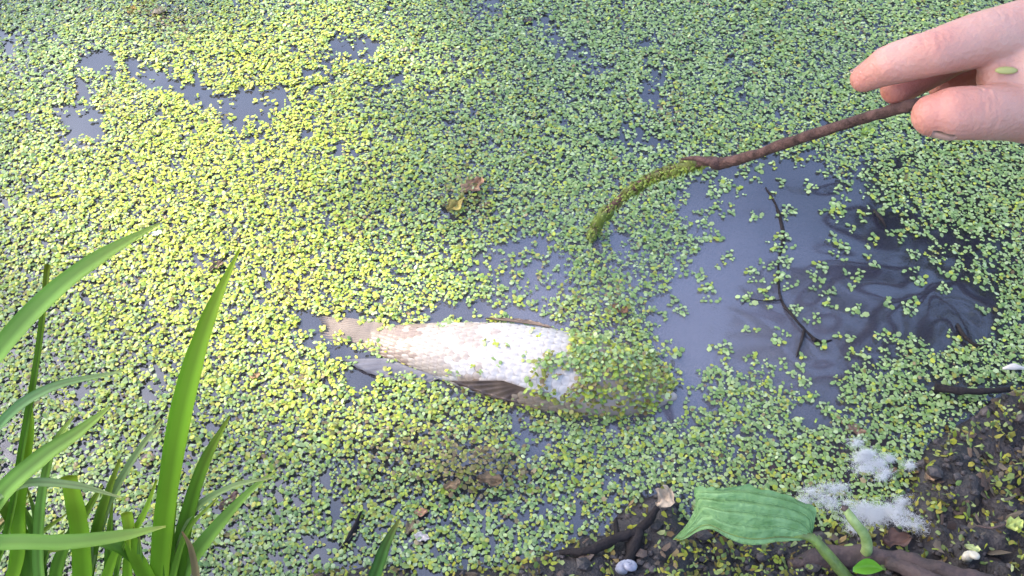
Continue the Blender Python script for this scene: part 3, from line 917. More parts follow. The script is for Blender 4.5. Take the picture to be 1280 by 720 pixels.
def nail(center, fwd, nrm, ln, wd, name):
    f_ = np.asarray(fwd) / np.linalg.norm(fwd); n_ = np.asarray(nrm, float); n_ = n_ - f_ * (n_ @ f_); n_ /= np.linalg.norm(n_); s_ = np.cross(f_, n_)
    V = []
    for i in range(7):
        u = -1 + 2 * i / 6
        for j in range(7):
            w = -1 + 2 * j / 6
            wid = wd * (0.92 if u < 0.5 else 0.92 - 0.35 * (u - 0.5))
            V.append(np.asarray(center) + f_ * u * ln + s_ * w * wid - n_ * (w * w * wd * 0.34 + max(0, u) ** 2 * ln * 0.10))
    for i, p_ in enumerate(V):                      # lay the nail on the fingertip
        hit = hand_bvh.ray_cast(Vector(p_ + n_ * .006), Vector(-n_), .014)
        if hit[0] is not None:
            r_, c_ = divmod(i, 7)
            V[i] = np.array(hit[0]) + n_ * (0.00045 - 0.0004 * (c_ in (0, 6)) - 0.0004 * (r_ == 0))
    V = np.array(V); B = V - n_ * 0.0009
    ii = np.arange(49).reshape(7, 7)
    q = np.column_stack([ii[:-1, :-1].ravel(), ii[1:, :-1].ravel(), ii[1:, 1:].ravel(), ii[:-1, 1:].ravel()])
    rim = np.array(list(ii[0]) + list(ii[1:, -1]) + list(ii[-1, :-1][::-1]) + list(ii[1:-1, 0][::-1])); r2 = np.roll(rim, -1)
    m_ = MB(); m_.add(np.vstack([V, B]), None, np.vstack([q, q[:, ::-1] + 49, np.column_stack([rim, rim + 49, r2 + 49, r2])]))
    return m_.build(name, M['nail'], person)


tp = P(1167, 144, .390) - h0; tq = P(1222, 141, .388) - h0
tn_ = (-CF * 0.12 - CU * 0.99); tn_ /= np.linalg.norm(tn_); tf_ = (tp - tq) / np.linalg.norm(tp - tq)
nail(tp - tf_ * .0030 + tn_ * 0.0094, tf_ - tn_ * 0.16, tn_ + tf_ * 0.16, .0050, .0052, 'thumbnail')
ip = P(1080, 95, .406) - h0; iq = P(1110, 82, .398) - h0
nail(ip + (iq - ip) * 0.42 + (CU * 0.55 - CR * 0.3 + CF * .75) * 0.0068, ip - iq, CU * 0.55 - CR * 0.3 + CF * .75, .0052, .0048, 'fingernail')
mb = MB(); tube(mb, [P(1720, 176, .453) - h0, P(1780, 196, .453) - h0, P(1900, 235, .455) - h0, P(2270, 356, .45) - h0], [.036, .039, .043, .05], 28, lump=0.05, n=30)
mb.build('sleeve', M['sleeve'], person)
# frond stuck to the hand
fp = P(1255, 84, .386)
v, f = ICO2
vv_ = v[:, :1] * CR * .0050 + v[:, 1:2] * CU * .0017 - v[:, 2:] * CF * .0008
o = obj('duckweed_frond', mesh_np('duckweed_frond', vv_, f, np.tile((0.40, 0.38, 0.13), (len(v), 1))), M['duckweed'], None, P(1258, 88, .3862))
tag(o, 'yellow green frond stuck to the skin between thumb and finger', 'duckweed')

# ------------------------------------------------------------------ grass
GB = (0.27, 0.48, 0.030); GD = (0.16, 0.32, 0.028); GL = (0.24, 0.40, 0.06); GC = (0.25, 0.44, 0.075); GP = (0.30, 0.42, 0.15)


def blade(parent, off, pts, wpx, c, name='blade', fold=0.25, roll=0.0):
    """pts: (px, py, depth); wpx: width in px at each point"""
    n = 34
    w3 = np.array([list(P(*p)) + [w * p[2] / F_PX / 2 * .86] for p, w in zip(pts, wpx)])
    sp = spline(w3, n); p, w = sp[:, :3], np.maximum(sp[:, 3], 0.0002)
    t = np.gradient(p, axis=0); t /= np.linalg.norm(t, axis=1)[:, None]
    view = p - CAM; view /= np.linalg.norm(view, axis=1)[:, None]
    nrm = -view * math.cos(roll) + np.array([0, 0, 0.5]) * 1
    s = np.cross(t, nrm); s /= np.linalg.norm(s, axis=1)[:, None]
    nn = np.cross(s, t)
    us = np.array([-1, -0.5, 0, 0.5, 1.0])
    w = w * (1 + 0.10 * (vnoise(np.arange(n) * 0.5 + p[0, 0] * 700, np.ones(n), 15) - 0.5))
    V = p[:, None] + s[:, None] * (us[None, :, None] * w[:, None, None]) + nn[:, None] * ((np.abs(us) * fold)[None, :, None] * w[:, None, None])
    V2 = V - nn[:, None] * 0.00025
    ii = np.arange(n * 5).reshape(n, 5)
    q = np.column_stack([ii[:-1, :-1].ravel(), ii[:-1, 1:].ravel(), ii[1:, 1:].ravel(), ii[1:, :-1].ravel()])
    vein = np.array([1.0, 0.90, 0.70, 1.10, 0.97])
    cc = np.asarray(c)[None, None] * vein[None, :, None] * (1 + 0.22 * (vnoise(np.arange(n) * 0.35 + p[0, 0] * 900, np.zeros(n), 5)[:, None, None] - 0.5))
    cc = cc * (1 + 0.10 * np.sin(np.arange(5) * 2.9 + p[0, 0] * 300)[None, :, None])
    cc = cc + np.linspace(0, 1, n)[:, None, None] ** 5 * np.array([0.14, 0.03, 0.01])
    rim = np.array(list(ii[0]) + list(ii[1:, -1]) + list(ii[-1, :-1][::-1]) + list(ii[1:-1, 0][::-1])); r2 = np.roll(rim, -1)
    N_ = n * 5
    mb = MB(); mb.add(np.vstack([V.reshape(-1, 3), V2.reshape(-1, 3)]) - off, None, np.vstack([q, q[:, ::-1] + N_, np.column_stack([rim, r2, r2 + N_, rim + N_])]), np.vstack([cc.reshape(-1, 3)] * 2))
    return mb.build(name, M['grass'], parent)


def root_at(px_, py_):
    w_ = W(px_, py_)
    z_ = gz(w_[0], w_[1]) - 0.004
    return np.array([w_[0], w_[1], z_])


def grounded(px_, py_):
    q = root_at(px_, py_)
    a, b = to_px(q[None]); d = float((q - CAM) @ CF)
    return (float(a[0]), float(b[0]), d)


r1 = root_at(205, 800)
t1 = empty('grass_tuft', r1); tag(t1, 'grass tuft with the tallest wide upright blade, left foreground', 'grass', 'grass tufts on the near bank')
blade(t1, r1, [grounded(195, 800), (198, 735, .50), (208, 630, .455), (228, 510, .42), (258, 405, .40), (299, 312, .385)], [26, 28, 29, 31, 22, 3], GB)
blade(t1, r1, [grounded(212, 802), (218, 740, .505), (232, 655, .475), (255, 580, .45), (287, 520, .435)], [18, 22, 22, 17, 3], GD)
blade(t1, r1, [grounded(206, 806), (225, 725, .50), (260, 672, .48), (310, 616, .465), (346, 588, .46)], [16, 22, 20, 10, 2], GC)
blade(t1, r1, [grounded(200, 806), (190, 740, .5), (168, 690, .47), (158, 640, .455)], [16, 22, 20, 15], GB)
blade(t1, r1, [grounded(208, 804), (214, 700, .49), (240, 640, .47), (290, 608, .458), (342, 597, .455)], [8, 10, 10, 8, 2], GP)
blade(t1, r1, [grounded(204, 800), (180, 720, .49), (160, 690, .47), (118, 676, .46), (60, 690, .455)], [12, 16, 18, 15, 3], GD)
r2_ = root_at(100, 806)
t2 = empty('grass_tuft', r2_); tag(t2, 'grass tuft with a blunt broken blade and crossing blades, left foreground', 'grass', 'grass tufts on the near bank')
blade(t2, r2_, [grounded(108, 806), (104, 735, .49), (100, 665, .455), (86, 594, .43)], [24, 27, 26, 22], GB)
blade(t2, r2_, [grounded(104, 808), (112, 715, .49), (124, 650, .465), (150, 574, .445)], [12, 15, 15, 4], GD)
blade(t2, r2_, [grounded(96, 804), (70, 740, .48), (78, 690, .465), (108, 640, .452), (128, 606, .445)], [14, 18, 17, 12, 3], GD)
blade(t2, r2_, [grounded(92, 806), (52, 735, .47), (50, 640, .44), (66, 560, .42), (92, 520, .41)], [12, 15, 14, 10, 3], GC)
blade(t2, r2_, [grounded(110, 804), (130, 730, .49), (146, 690, .475), (176, 650, .46), (196, 600, .45)], [12, 15, 12, 9, 3], GB)
blade(t2, r2_, [grounded(98, 802), (118, 690, .48), (138, 625, .46), (172, 565, .45), (203, 525, .445)], [7, 10, 11, 9, 3], GP)
r3 = root_at(-70, 800)
t3 = empty('grass_tuft', r3); tag(t3, 'grass tuft at the left picture edge with a long arching blade', 'grass', 'grass tufts on the near bank')
blade(t3, r3, [grounded(-80, 800), (-90, 640, .43), (-55, 520, .40), (5, 430, .385), (70, 362, .378), (130, 318, .376), (200, 279, .376)], [18, 22, 25, 27, 26, 20, 3], (0.27, 0.47, 0.085))
blade(t3, r3, [grounded(-40, 800), (5, 680, .46), (28, 560, .425), (48, 440, .40), (60, 330, .385)], [8, 10, 10, 9, 8], GD, fold=0.8)
blade(t3, r3, [grounded(-60, 806), (-40, 690, .44), (0, 620, .42), (52, 572, .412), (98, 540, .408), (138, 508, .406)], [18, 24, 28, 25, 18, 3], GC)
blade(t3, r3, [grounded(-70, 800), (-50, 690, .44), (10, 678, .43), (80, 678, .428), (150, 670, .428), (207, 658, .43)], [16, 20, 22, 22, 17, 3], GC)
blade(t3, r3, [grounded(-30, 805), (16, 720, .47), (24, 630, .445), (36, 545, .425), (38, 500, .418)], [16, 20, 19, 14, 4], GB)
blade(t3, r3, [grounded(-60, 800), (-30, 660, .43), (20, 608, .42), (90, 606, .418), (152, 622, .42)], [8, 12, 13, 11, 2], GP)
blade(t3, r3, [grounded(-60, 800), (-40, 600, .43), (0, 530, .41), (60, 486, .40), (152, 464, .396)], [8, 12, 14, 13, 3], (0.20, 0.38, 0.13))
blade(t3, r3, [grounded(-20, 802), (30, 735, .48), (34, 690, .465), (10, 640, .45), (-20, 600, .44)], [16, 20, 22, 18, 8], GD)
for tt_, rr_, ax0, wd, hh, nb in ((t1, r1, 190, 60, 110, 5), (t2, r2_, 95, 75, 130, 7), (t3, r3, -20, 60, 170, 6)):
    for k_ in range(nb):
        x0 = ax0 + random.uniform(-wd, wd); hgt = hh * random.uniform(.5, 1.25); lean = random.uniform(-.45, .75) * hgt
        y0 = 735 - random.uniform(0, 10)
        cc = random.choice([GB, GD, GC, GD, (0.16, 0.33, 0.05)]) if random.random() < .86 else random.choice([(0.42, 0.36, 0.16), (0.36, 0.27, 0.13)])
        bw = random.uniform(7, 17)
        blade(tt_, rr_, [grounded(x0, 803), (x0 + lean * .15, y0, .495), (x0 + lean * .45, y0 - hgt * .55, .47), (x0 + lean, y0 - hgt * random.uniform(.8, 1.0), .455)], [bw, bw * 1.1, bw * .8, 2], cc)
r4 = root_at(462, 752)
t4 = empty('grass_shoot', r4); tag(t4, 'single short curved dark grass blade at the bottom centre left', 'grass')
blade(t4, r4, [grounded(458, 750), (470, 715, .525), (483, 680, .51), (499, 649, .50)], [16, 18, 15, 3], (0.085, 0.20, 0.045), name='blade')

# ------------------------------------------------------------------ broad leaved plant
pr = root_at(1075, 735)
pl = empty('broadleaf_plant', pr); tag(pl, 'low plant with one large ribbed green leaf beside the brown root', 'plant')
up_ = [(1014, 668, .034), (1018, 652, .040), (1019, 635, .044), (989, 620, .050), (958, 612, .053), (925, 607, .054), (892, 610, .052), (872, 610, .049), (867, 613, .046), (870, 628, .040), (866, 641, .034), (855, 660, .024), (837, 678, .014)]
lo_ = [(1013, 672, .033), (1003, 675, .035), (985, 677, .036), (968, 678, .037), (946, 682, .037), (925, 680, .037), (908, 673, .037), (892, 664, .037), (880, 663, .034), (870, 666, .030), (860, 672, .024), (850, 676, .019), (836, 680, .012)]
ue = spline(np.array([W(*p) for p in up_]), 50); le = spline(np.array([W(*p) for p in lo_]), 50)
vs = np.linspace(0, 1, 29)
V = ue[:, None] * (1 - vs[None, :, None]) + le[:, None] * vs[None, :, None]
env = np.sin(np.linspace(0.05, math.pi * 0.97, 50))[:, None]
ripple = np.cos(vs * 2 * math.pi * 5.0)[None]
V[..., 2] += env * (0.0010 * ripple * (0.6 + 0.8 * vnoise(np.arange(50) * 0.2, np.zeros(50), 44)[:, None]) + 0.006 * np.sin(vs * math.pi)[None]) + 0.0016 * (fbm(np.arange(50)[:, None] * 0.22 + 0 * V[..., 0], vs[None] * 4 + 0 * V[..., 0], 6, 3) - 0.5) + 0.0011 * env * (fbm(np.arange(50)[:, None] * 0.9 + 0 * V[..., 0], vs[None] * 13 + 0 * V[..., 0], 16, 2) - 0.5)
# ragged edge
V[:, 0] += (0.0040 * (vnoise(np.arange(50) * 0.8, np.zeros(50), 2) - 0.6) * env[:, 0])[:, None] * np.array([0, 1, 0.3])
ii = np.arange(50 * 29).reshape(50, 29); N_ = 50 * 29
q = np.column_stack([ii[:-1, :-1].ravel(), ii[:-1, 1:].ravel(), ii[1:, 1:].ravel(), ii[1:, :-1].ravel()])
rim = np.array(list(ii[0]) + list(ii[1:, -1]) + list(ii[-1, :-1][::-1]) + list(ii[1:-1, 0][::-1])); r2 = np.roll(rim, -1)
mb = MB(); mb.add(np.vstack([V.reshape(-1, 3), V.reshape(-1, 3) - np.array([0, 0, .0004])]) - pr, None, np.vstack([q, q[:, ::-1] + N_, np.column_stack([rim, r2, r2 + N_, rim + N_])]))
leaf = mb.build('leaf', M['leaf'], pl)
for k_, vv in enumerate((0.12, 0.32, 0.52, 0.72, 0.90)):
    j = int(vv * 28)
    m_ = MB(); tube(m_, V[1:-2:2, j] + np.array([0, 0, .0003]) - pr, np.linspace(.0006, .0002, len(V[1:-2:2])), 5); m_.build('vein', M['stem'] if k_ == 4 else M['leaf'], leaf)
mb = MB(); tube(mb, np.array([W(985, 668, .0375), W(1012, 671, .035), W(1030, 688, .028), W(1050, 712, .016), W(1072, 735, .002)]) - pr, [.0013, .0026, .0029, .0033, .0036], 10, n=24, lump=.10); mb.build('stem', M['stem'], pl)
mb = MB(); tube(mb, np.array([W(1057, 637, .046), W(1066, 650, .042), W(1080, 668, .033), W(1084, 684, .022), W(1080, 700, .010), W(1075, 730, .0)]) - pr, [.0021, .0026, .0029, .0031, .0034, .0036], 10, n=24, lump=.12)
cs_o = mb.build('cut_stem', M['pale_stem'], pl)
mb = MB(); v, f = ICO2; mb.add(v * np.array([.0024, .0020, .0011]) * (1 + .5 * (vnoise(v[:, 0] * 4, v[:, 1] * 4, 3)[:, None] - .5)) + W(1056.5, 636, .0463) - pr, f); mb.build('torn_end', M['root'], cs_o)
yl = []
for i in range(15):
    u = i / 14
    for j in range(9):
        w = -1 + j / 4
        px_ = 1066 + 38 * u; py_ = 712 - 4 * math.sin(u * 3.1) + w * 10 * math.sin(math.pi * (0.08 + 0.9 * u))
        yl.append(W(px_, py_, .018 + .007 * abs(w) ** 1.5 * math.sin(math.pi * u)))
yl = np.array(yl); ii = np.arange(135).reshape(15, 9)
q = np.column_stack([ii[:-1, :-1].ravel(), ii[:-1, 1:].ravel(), ii[1:, 1:].ravel(), ii[1:, :-1].ravel()])
mb = MB(); mb.add(yl - pr, None, q); mb.build('young_leaf', M['young'], pl)

# ------------------------------------------------------------------ root and twigs
def wood(name, label, cat, pts, rad, m, seg=10, lump=0.2, n=40, shoots=(), group=None, seed=0):
    base = np.array(pts[0]); r = empty(name, base); tag(r, label, cat, group)
    mb = MB(); tube(mb, np.array(pts) - base, rad, seg, lump=lump, n=n, seed=seed); mb.build('shaft', m, r)
    for sp_, sr_ in shoots:
        mb = MB(); tube(mb, np.array(sp_) - base, sr_, 6, lump=lump, n=18, seed=seed + 3); mb.build('side_shoot', m, r)
    return r


def G(px_, py_, dz=0.0):
    z = 0.02
    for _ in range(5):
        w_ = W(px_, py_, z); z = max(gz(w_[0], w_[1]), 0) + dz
    return W(px_, py_, z)


wood('root', 'thick brown root lying on the mud behind the plant stem', 'root', [G(985, 706, .000), G(1030, 697, .003), G(1085, 697, .004), G(1130, 706, .005), G(1190, 722, .005), G(1260, 745, .004), G(1330, 775, 0)],
     [.003, .0060, .0070, .0072, .0074, .008, .007], M['root'], 14, 0.22, 60, seed=2, shoots=[([G(1110, 702, .010), G(1150, 718, .011), G(1190, 735, .012)], [.004, .005, .004])])
wood('twig', 'dark forked twig along the mud edge left of the big leaf', 'twig', [G(700, 690, .002), G(735, 688, .004), G(772, 672, .007), G(800, 662, .007), G(822, 634, .012)],
     [.0015, .003, .0032, .003, .0022], M['dark_bark'], 8, 0.3, 40, seed=5, shoots=[([G(800, 662, .007), G(790, 690, .004), G(782, 712, .003)], [.003, .0035, .003]), ([G(772, 672, .007), G(770, 650, .008), G(778, 648, .008)], [.002, .001, .0006])])
wood('twig', 'short dark twig with a pale tip at the right picture edge', 'twig', [W(1168, 484, .004), W(1195, 488, .007), W(1230, 489, .008), W(1262, 487, .008)], [.0032, .0028, .0022, .0018], M['dark_bark'], 8, 0.25, 24, seed=7)
o = obj('wood_chip', (lambda m_: (tube(m_, [(-.008, 0, 0), (0, .001, .001), (.008, 0, 0)], [.0008, .0020, .0008], 7, lump=.3, n=9), m_.mesh('wood_chip'))[1])(MB()), M['wood_light'], None, W(1268, 461, .005))
tag(o, 'pale whitish wood chip above the dark twig at right edge', 'wood chip')
wood('twig', 'long thin black twig lying crooked across the open water', 'twig',
     [W(957, 234, .0006), W(968, 252, .0004), W(976, 275, .0002), W(979, 300, -.0009), W(973, 330, .0000), W(976, 372, .0006), W(990, 394, .0022), W(1006, 412, .0024), W(1020, 426, .0018)],
     [.0004, .0009, .0013, .0018, .0008, .0009, .0011, .0009, .0013], M['dark_bark'], 8, 0.3, 70, seed=9,
     shoots=[([W(976, 375, .0018), W(955, 376, .0014), W(936, 374, .0012), W(928, 380, .0010)], [.0006, .0005, .0004, .0003]),
             ([W(1014, 421, .0016), W(1026, 427, .001), W(1040, 425, .0005)], [.0012, .0009, .0005]),
             ([W(1006, 412, .002), W(1000, 432, .0015), W(996, 446, .001)], [.0012, .0009, .0005])])
wood('twig', 'thin dark stick with a fork poking from water below the hand', 'twig', [W(1092, 262, .001), W(1102, 274, .004), W(1108, 284, .002)], [.0008, .0014, .0008], M['dark_bark'], 7, 0.3, 14, seed=11)
wood('twig', 'tiny bent black twig in the weed right of the open water', 'twig', [W(1197, 405, .001), W(1205, 420, .003), W(1222, 432, .003), W(1242, 430, .001)], [.0010, .0014, .0013, .0007], M['dark_bark'], 7, 0.3, 18, seed=12)
wood('twig', 'thin dark twig at lower left beside the single grass blade', 'twig', [W(424, 690, .002), W(440, 664, .004), W(452, 638, .003)], [.0009, .0012, .0006], M['dark_bark'], 7, 0.3, 16, seed=13)
wood('twig', 'fine pale twig on the mud near the right picture edge', 'twig', [G(1222, 657, .004), G(1240, 660, .005), G(1258, 655, .006)], [.0007, .0009, .0006], M['root'], 6, 0.2, 12, seed=14)

# ------------------------------------------------------------------ fluff
def fluff(label, px_, py_, rx, ry, n, z0=0.004):
    c0 = G(px_, py_, z0)
    mb = MB()
    subs = [(random.gauss(0, .5), random.gauss(0, .5), random.uniform(.25, .6)) for _ in range(15)]
    for i in range(int(n * 3.4)):
        a = random.uniform(0, 6.283); rr = abs(random.gauss(0, 0.5))
        sx_, sy_, ss_ = random.choice(subs)
        b0 = np.array([sx_ * rx, sy_ * ry, 0]) + ss_ * np.array([math.cos(a) * rr * rx, math.sin(a) * rr * ry, abs(random.gauss(0, .5)) * min(rx, ry) * 0.5 * max(0.15, 1 - rr * 0.5)])
        p_ = [b0]
        d = np.array([random.gauss(0, 1), random.gauss(0, 1), random.gauss(0.15, .6)]); d /= np.linalg.norm(d)
        for s_ in range(4):
            d = d + np.array([random.gauss(0, .9), random.gauss(0, .9), random.gauss(-.12, .6)]); d /= np.linalg.norm(d)
            p_.append(p_[-1] + d * random.uniform(.0007, .0017))
        p_ = np.array(p_); p_[:, 2] = np.maximum(p_[:, 2], -0.002)
        tube(mb, p_, [.000055, .000055, .00005, .00004, .00003], 3)
    o = mb.build('fluff', M['fluff'], None); o.location = c0
    tag(o, label, 'fluff', 'white fluff caught at the water edge')
    return o


fluff('white ball of fluff floating on duckweed above the broad leaf', 1094, 576, .013, .008, 900)
fluff('largest spread of white fluff behind the pale cut stem', 1092, 648, .020, .012, 1500)
fluff('thin streak of whitish fluff trailing left of the large fluff', 1040, 622, .018, .009, 420)
fluff('faint grey wisp of fluff on the mud beside the large fluff', 1138, 652, .010, .008, 200)

# ------------------------------------------------------------------ dead leaf scraps, snail shells
def scrap(px_, py_, wid, hei, rot, c, label, dz=0.0022, cat='dead leaf', curl=0.4, name='leaf_scrap', group='dead leaf scraps on the weed and mud'):
    n = 11
    wid *= 0.62; hei *= 0.7
    V = []; cs_ = []
    s = random.randint(0, 999)
    for i in range(n):
        for j in range(n):
            u = -1 + 2 * i / (n - 1); w = -1 + 2 * j / (n - 1)
            edge = math.sqrt(max(0, 1 - (u * 0.96) ** 2)) * (0.35 + 1.1 * float(vnoise(np.array([u * 3.4 + s]), np.array([s + (3.0 if w > 0 else 0)]), 3)[0]))
            x = u * wid; y = w * hei * edge
            z = curl * wid * 0.5 * (w * w * edge + 0.4 * u * u) + 0.55 * wid * (float(vnoise(np.array([u * 2.6 + s]), np.array([w * 2.6]), 8)[0]) - .5)
            V.append((x * math.cos(rot) - y * math.sin(rot), x * math.sin(rot) + y * math.cos(rot), z))
            k = 0.5 + 0.9 * float(vnoise(np.array([u * 4 + s]), np.array([w * 4]), 12)[0])
            cs_.append(np.array(c) * k)
    ii = np.arange(n * n).reshape(n, n)
    q = np.column_stack([ii[:-1, :-1].ravel(), ii[1:, :-1].ravel(), ii[1:, 1:].ravel(), ii[:-1, 1:].ravel()])
    V = np.array(V); B = V - np.array([0, 0, .0004]); N_ = n * n
    rim = np.array(list(ii[0]) + list(ii[1:, -1]) + list(ii[-1, :-1][::-1]) + list(ii[1:-1, 0][::-1])); r2 = np.roll(rim, -1)
    o = obj(name, mesh_np(name, np.vstack([V, B]), np.vstack([q, q[:, ::-1] + N_, np.column_stack([rim, rim + N_, r2 + N_, r2])]), np.vstack([cs_, cs_])), M['dead_leaf'], None, G(px_, py_, dz))
    tag(o, label, cat, group)


scrap(590, 232, .017, .009, 0.9, (0.40, 0.22, 0.12), 'reddish brown leaf scrap on the duckweed above the fish', dz=.0065)
scrap(570, 256, .015, .008, 0.8, (0.36, 0.27, 0.06), 'olive brown leaf scrap just below the reddish one above the fish', dz=.0065)
scrap(612, 600, .013, .006, -0.2, (0.16, 0.10, 0.05), 'dark brown rotten leaf on the weed mound below the fish', dz=.011)
scrap(565, 606, .009, .005, 0.4, (0.22, 0.14, 0.07), 'brown leaf scrap left of the rotten leaf below the fish', dz=.008)
scrap(526, 640, .007, .004, 0.1, (0.42, 0.22, 0.12), 'rust orange leaf scrap above the single grass blade')
scrap(512, 660, .007, .005, 1.2, (0.18, 0.13, 0.07), 'dull brown leaf scrap right beside the single grass blade tip')
scrap(527, 672, .008, .004, -0.2, (0.55, 0.47, 0.42), 'pale greyish leaf scrap right of the single grass blade')
scrap(775, 386, .010, .0045, -0.5, (0.20, 0.10, 0.05), 'dark reddish leaf scrap between the stick tip and fish head', dz=.007)
scrap(270, 333, .010, .005, 0.7, (0.15, 0.10, 0.07), 'dark brown leaf scrap in yellow weed left of the tall blade tip')
scrap(196, 292, .006, .004, 0.2, (0.85, 0.86, 0.80), 'small white petal under the tip of the arching grass blade', cat='petal')
scrap(1070, 538, .010, .005, -0.3, (0.28, 0.17, 0.11), 'brown curled leaf on the weed above the white fluff ball')
scrap(1108, 589, .011, .0035, 0.1, (0.27, 0.16, 0.08), 'narrow brown leaf tucked under the white fluff ball')
scrap(1164, 594, .006, .005, 0.6, (0.50, 0.33, 0.20), 'small tan leaf scrap at the left edge of the mud slope')
scrap(1120, 674, .014, .007, 0.15, (0.13, 0.065, 0.045), 'dark red brown rotten leaf right of the pale cut stem', dz=.007)
scrap(830, 622, .012, .008, 1.0, (0.48, 0.36, 0.25), 'pale tan leaf pieces at the top of the dark forked twig', dz=.010)
scrap(184, 574, .008, .005, 0.3, (0.42, 0.30, 0.25), 'pinkish brown leaf scrap on dark water among the grass')
scrap(286, 626, .012, .004, 0.8, (0.30, 0.16, 0.12), 'red brown leaf scrap behind the thin grass tip')
scrap(200, 14, .012, .008, 0.6, (0.28, 0.22, 0.15), 'grey brown leaf scrap at the top left of the pond')
scrap(165, 12, .009, .005, 1.3, (0.40, 0.26, 0.06), 'ochre leaf scrap near the top edge left of the grey one')
scrap(318, 470, .006, .004, 0.2, (0.33, 0.20, 0.10), 'small brown leaf scrap left of the fish tail')
scrap(660, 25, .007, .004, 0.2, (0.12, 0.09, 0.07), 'small dark leaf scrap at the top middle of the pond')
scrap(505, 62, .006, .003, 0.4, (0.52, 0.44, 0.30), 'small straw coloured leaf scrap at upper middle of the pond')
scrap(1215, 685, .007, .003, -0.4, (0.46, 0.50, 0.20), 'pale green shrivelled leaf on mud above the white snail shell', dz=.005)
scrap(1268, 655, .009, .005, 0.3, (0.50, 0.55, 0.14), 'yellow green leaf at right edge on the mud', dz=.007)
scrap(1085, 165, .010, .006, 0.2, (0.30, 0.42, 0.06), 'bright green leaf scrap in the weed under the stick and thumb')


def snail(name, px_, py_, r, m, label, dz):
    base = G(px_, py_, dz)
    e = empty(name, base); tag(e, label, 'snail shell')
    mb = MB(); pts = []; rad = []
    for i in range(46):
        u = i / 45; a = u * 2 * math.pi * 2.4
        k = math.exp(-2.3 * (1 - u))
        pts.append((k * r * 0.62 * math.cos(a), k * r * 0.62 * math.sin(a), r * 0.75 * (1 - k))); rad.append(k * r * 0.55)
    tube(mb, pts, rad, 10); mb.build('whorl', m, e)
    e.rotation_euler = (-0.5, 0.3, 0.6)
    mb = MB(); v, f = ICO1; mb.add(v * np.array([.42, .36, .2]) * r + np.array([r * .55, r * .38, 0]), f); mb.build('opening', M['dark_bark'], e)


snail('snail_shell', 1216, 698, .0054, M['shell'], 'small cream snail shell on the dark mud at lower right', .004)
snail('snail_shell', 786, 712, .0070, M['blue_shell'], 'blue grey snail shell by the dark forked twig at the bottom edge', .004)

# ------------------------------------------------------------------ stranded weed and crumbs on the mud
bx, by = grid_pts(-0.40, 0.70, 0.05, 0.52, 0.0045)
hb = bank_h(bx, by); bpx, bpy_ = to_px(np.column_stack([bx, by, np.maximum(hb, 0)]))
cl = fbm(bx * 36, by * 36, 61, 4)
inner = poly_sd(bpx, bpy_, [(1140, 665), (1180, 640), (1240, 655), (1300, 670), (1300, 730), (1060, 730), (1100, 690)])
want = sstep(0.36, 0.54, cl + 0.12 * sstep(0.02, 0.0, hb)) * np.where(inner > 0, 0.34, 0.95)
want = np.where(bpx < 1040, np.maximum(want, 0.35 + 0.4 * sstep(0.42, 0.55, cl)), want)
dirt = poly_sd(bpx, bpy_, [(690, 690), (760, 662), (822, 612), (850, 640), (846, 690), (800, 725), (690, 705)])
want = np.where(dirt > 0, want * 0.35, want)
kk = (hb > -0.0012) & (rng.random(len(bx)) < want)
bx, by, bpx = bx[kk], by[kk], bpx[kk]
yb = np.where(bpx > 1120, 0.45, 0.45) * np.ones(len(bx))
sw_ = plants(bx, by, rng.choice([1, 2, 2, 3], len(bx)), rng.uniform(.0015, .0024, len(bx)), yb, np.full(len(bx), 0.36), zf=lambda x, y: np.maximum(bank_h(x, y), 0) + .0006, tilt=0.6, zspread=.003)
o = obj('stranded_duckweed', frond_mesh('stranded_duckweed', *sw_, slim=0.45), M['dry_weed'])
tag(o, 'yellowing duckweed stranded in patches on the dark mud bank', 'duckweed', kind='stuff')
lx_, ly_ = grid_pts(-0.40, 0.70, 0.05, 0.52, 0.0075)
hl = bank_h(lx_, ly_); kk = (hl > 0.0004) & (rng.random(len(lx_)) < 0.45 * sstep(0.35, 0.6, fbm(lx_ * 50, ly_ * 50, 131, 3)))
lx_, ly_ = lx_[kk], ly_[kk]; nl_ = len(lx_)
LIT_C = np.array([(0.075, 0.045, 0.03), (0.12, 0.075, 0.045), (0.045, 0.03, 0.022), (0.12, 0.085, 0.055), (0.07, 0.045, 0.035), (0.14, 0.105, 0.07)])
lit = frond_mesh('leaf_litter', np.column_stack([lx_, ly_, bank_h(lx_, ly_) + rng.uniform(.0008, .003, nl_)]), rng.uniform(0, 6.28, nl_), rng.uniform(.002, .0052, nl_) * np.where(rng.random(nl_) < .15, 1.5, 1),
                 np.minimum(np.abs(rng.normal(0, .55, nl_)), 1.0), rng.uniform(0, 6.28, nl_), LIT_C[rng.integers(0, 6, nl_)], slim=0.6)
o = obj('leaf_litter', lit, M['dead_leaf']); tag(o, 'rotting brown leaf flakes strewn over the mud bank', 'leaf litter', kind='stuff')
mb = MB(); v, f = ICO1
cxs, cys = grid_pts(-0.40, 0.70, 0.05, 0.50, 0.0052)
hc = bank_h(cxs, cys)
for x, y, z in zip(cxs, cys, hc):
    if z < 0.001 or random.random() > 0.5: continue
    s = random.uniform(.0006, .0024) * (2.2 if random.random() < .08 else 1)
    k = 1 + 0.5 * (rng.random(len(v)) - .5)
    mb.add(v * k[:, None] * np.array([s * random.uniform(.8, 1.5), s, s * .8]) + (x, y, z + s * .3), f)
o = mb.build('mud_crumbs', M['crumb'], None, smooth=False)
tag(o, 'loose crumbs of dark earth scattered over the mud bank', 'soil', kind='stuff')

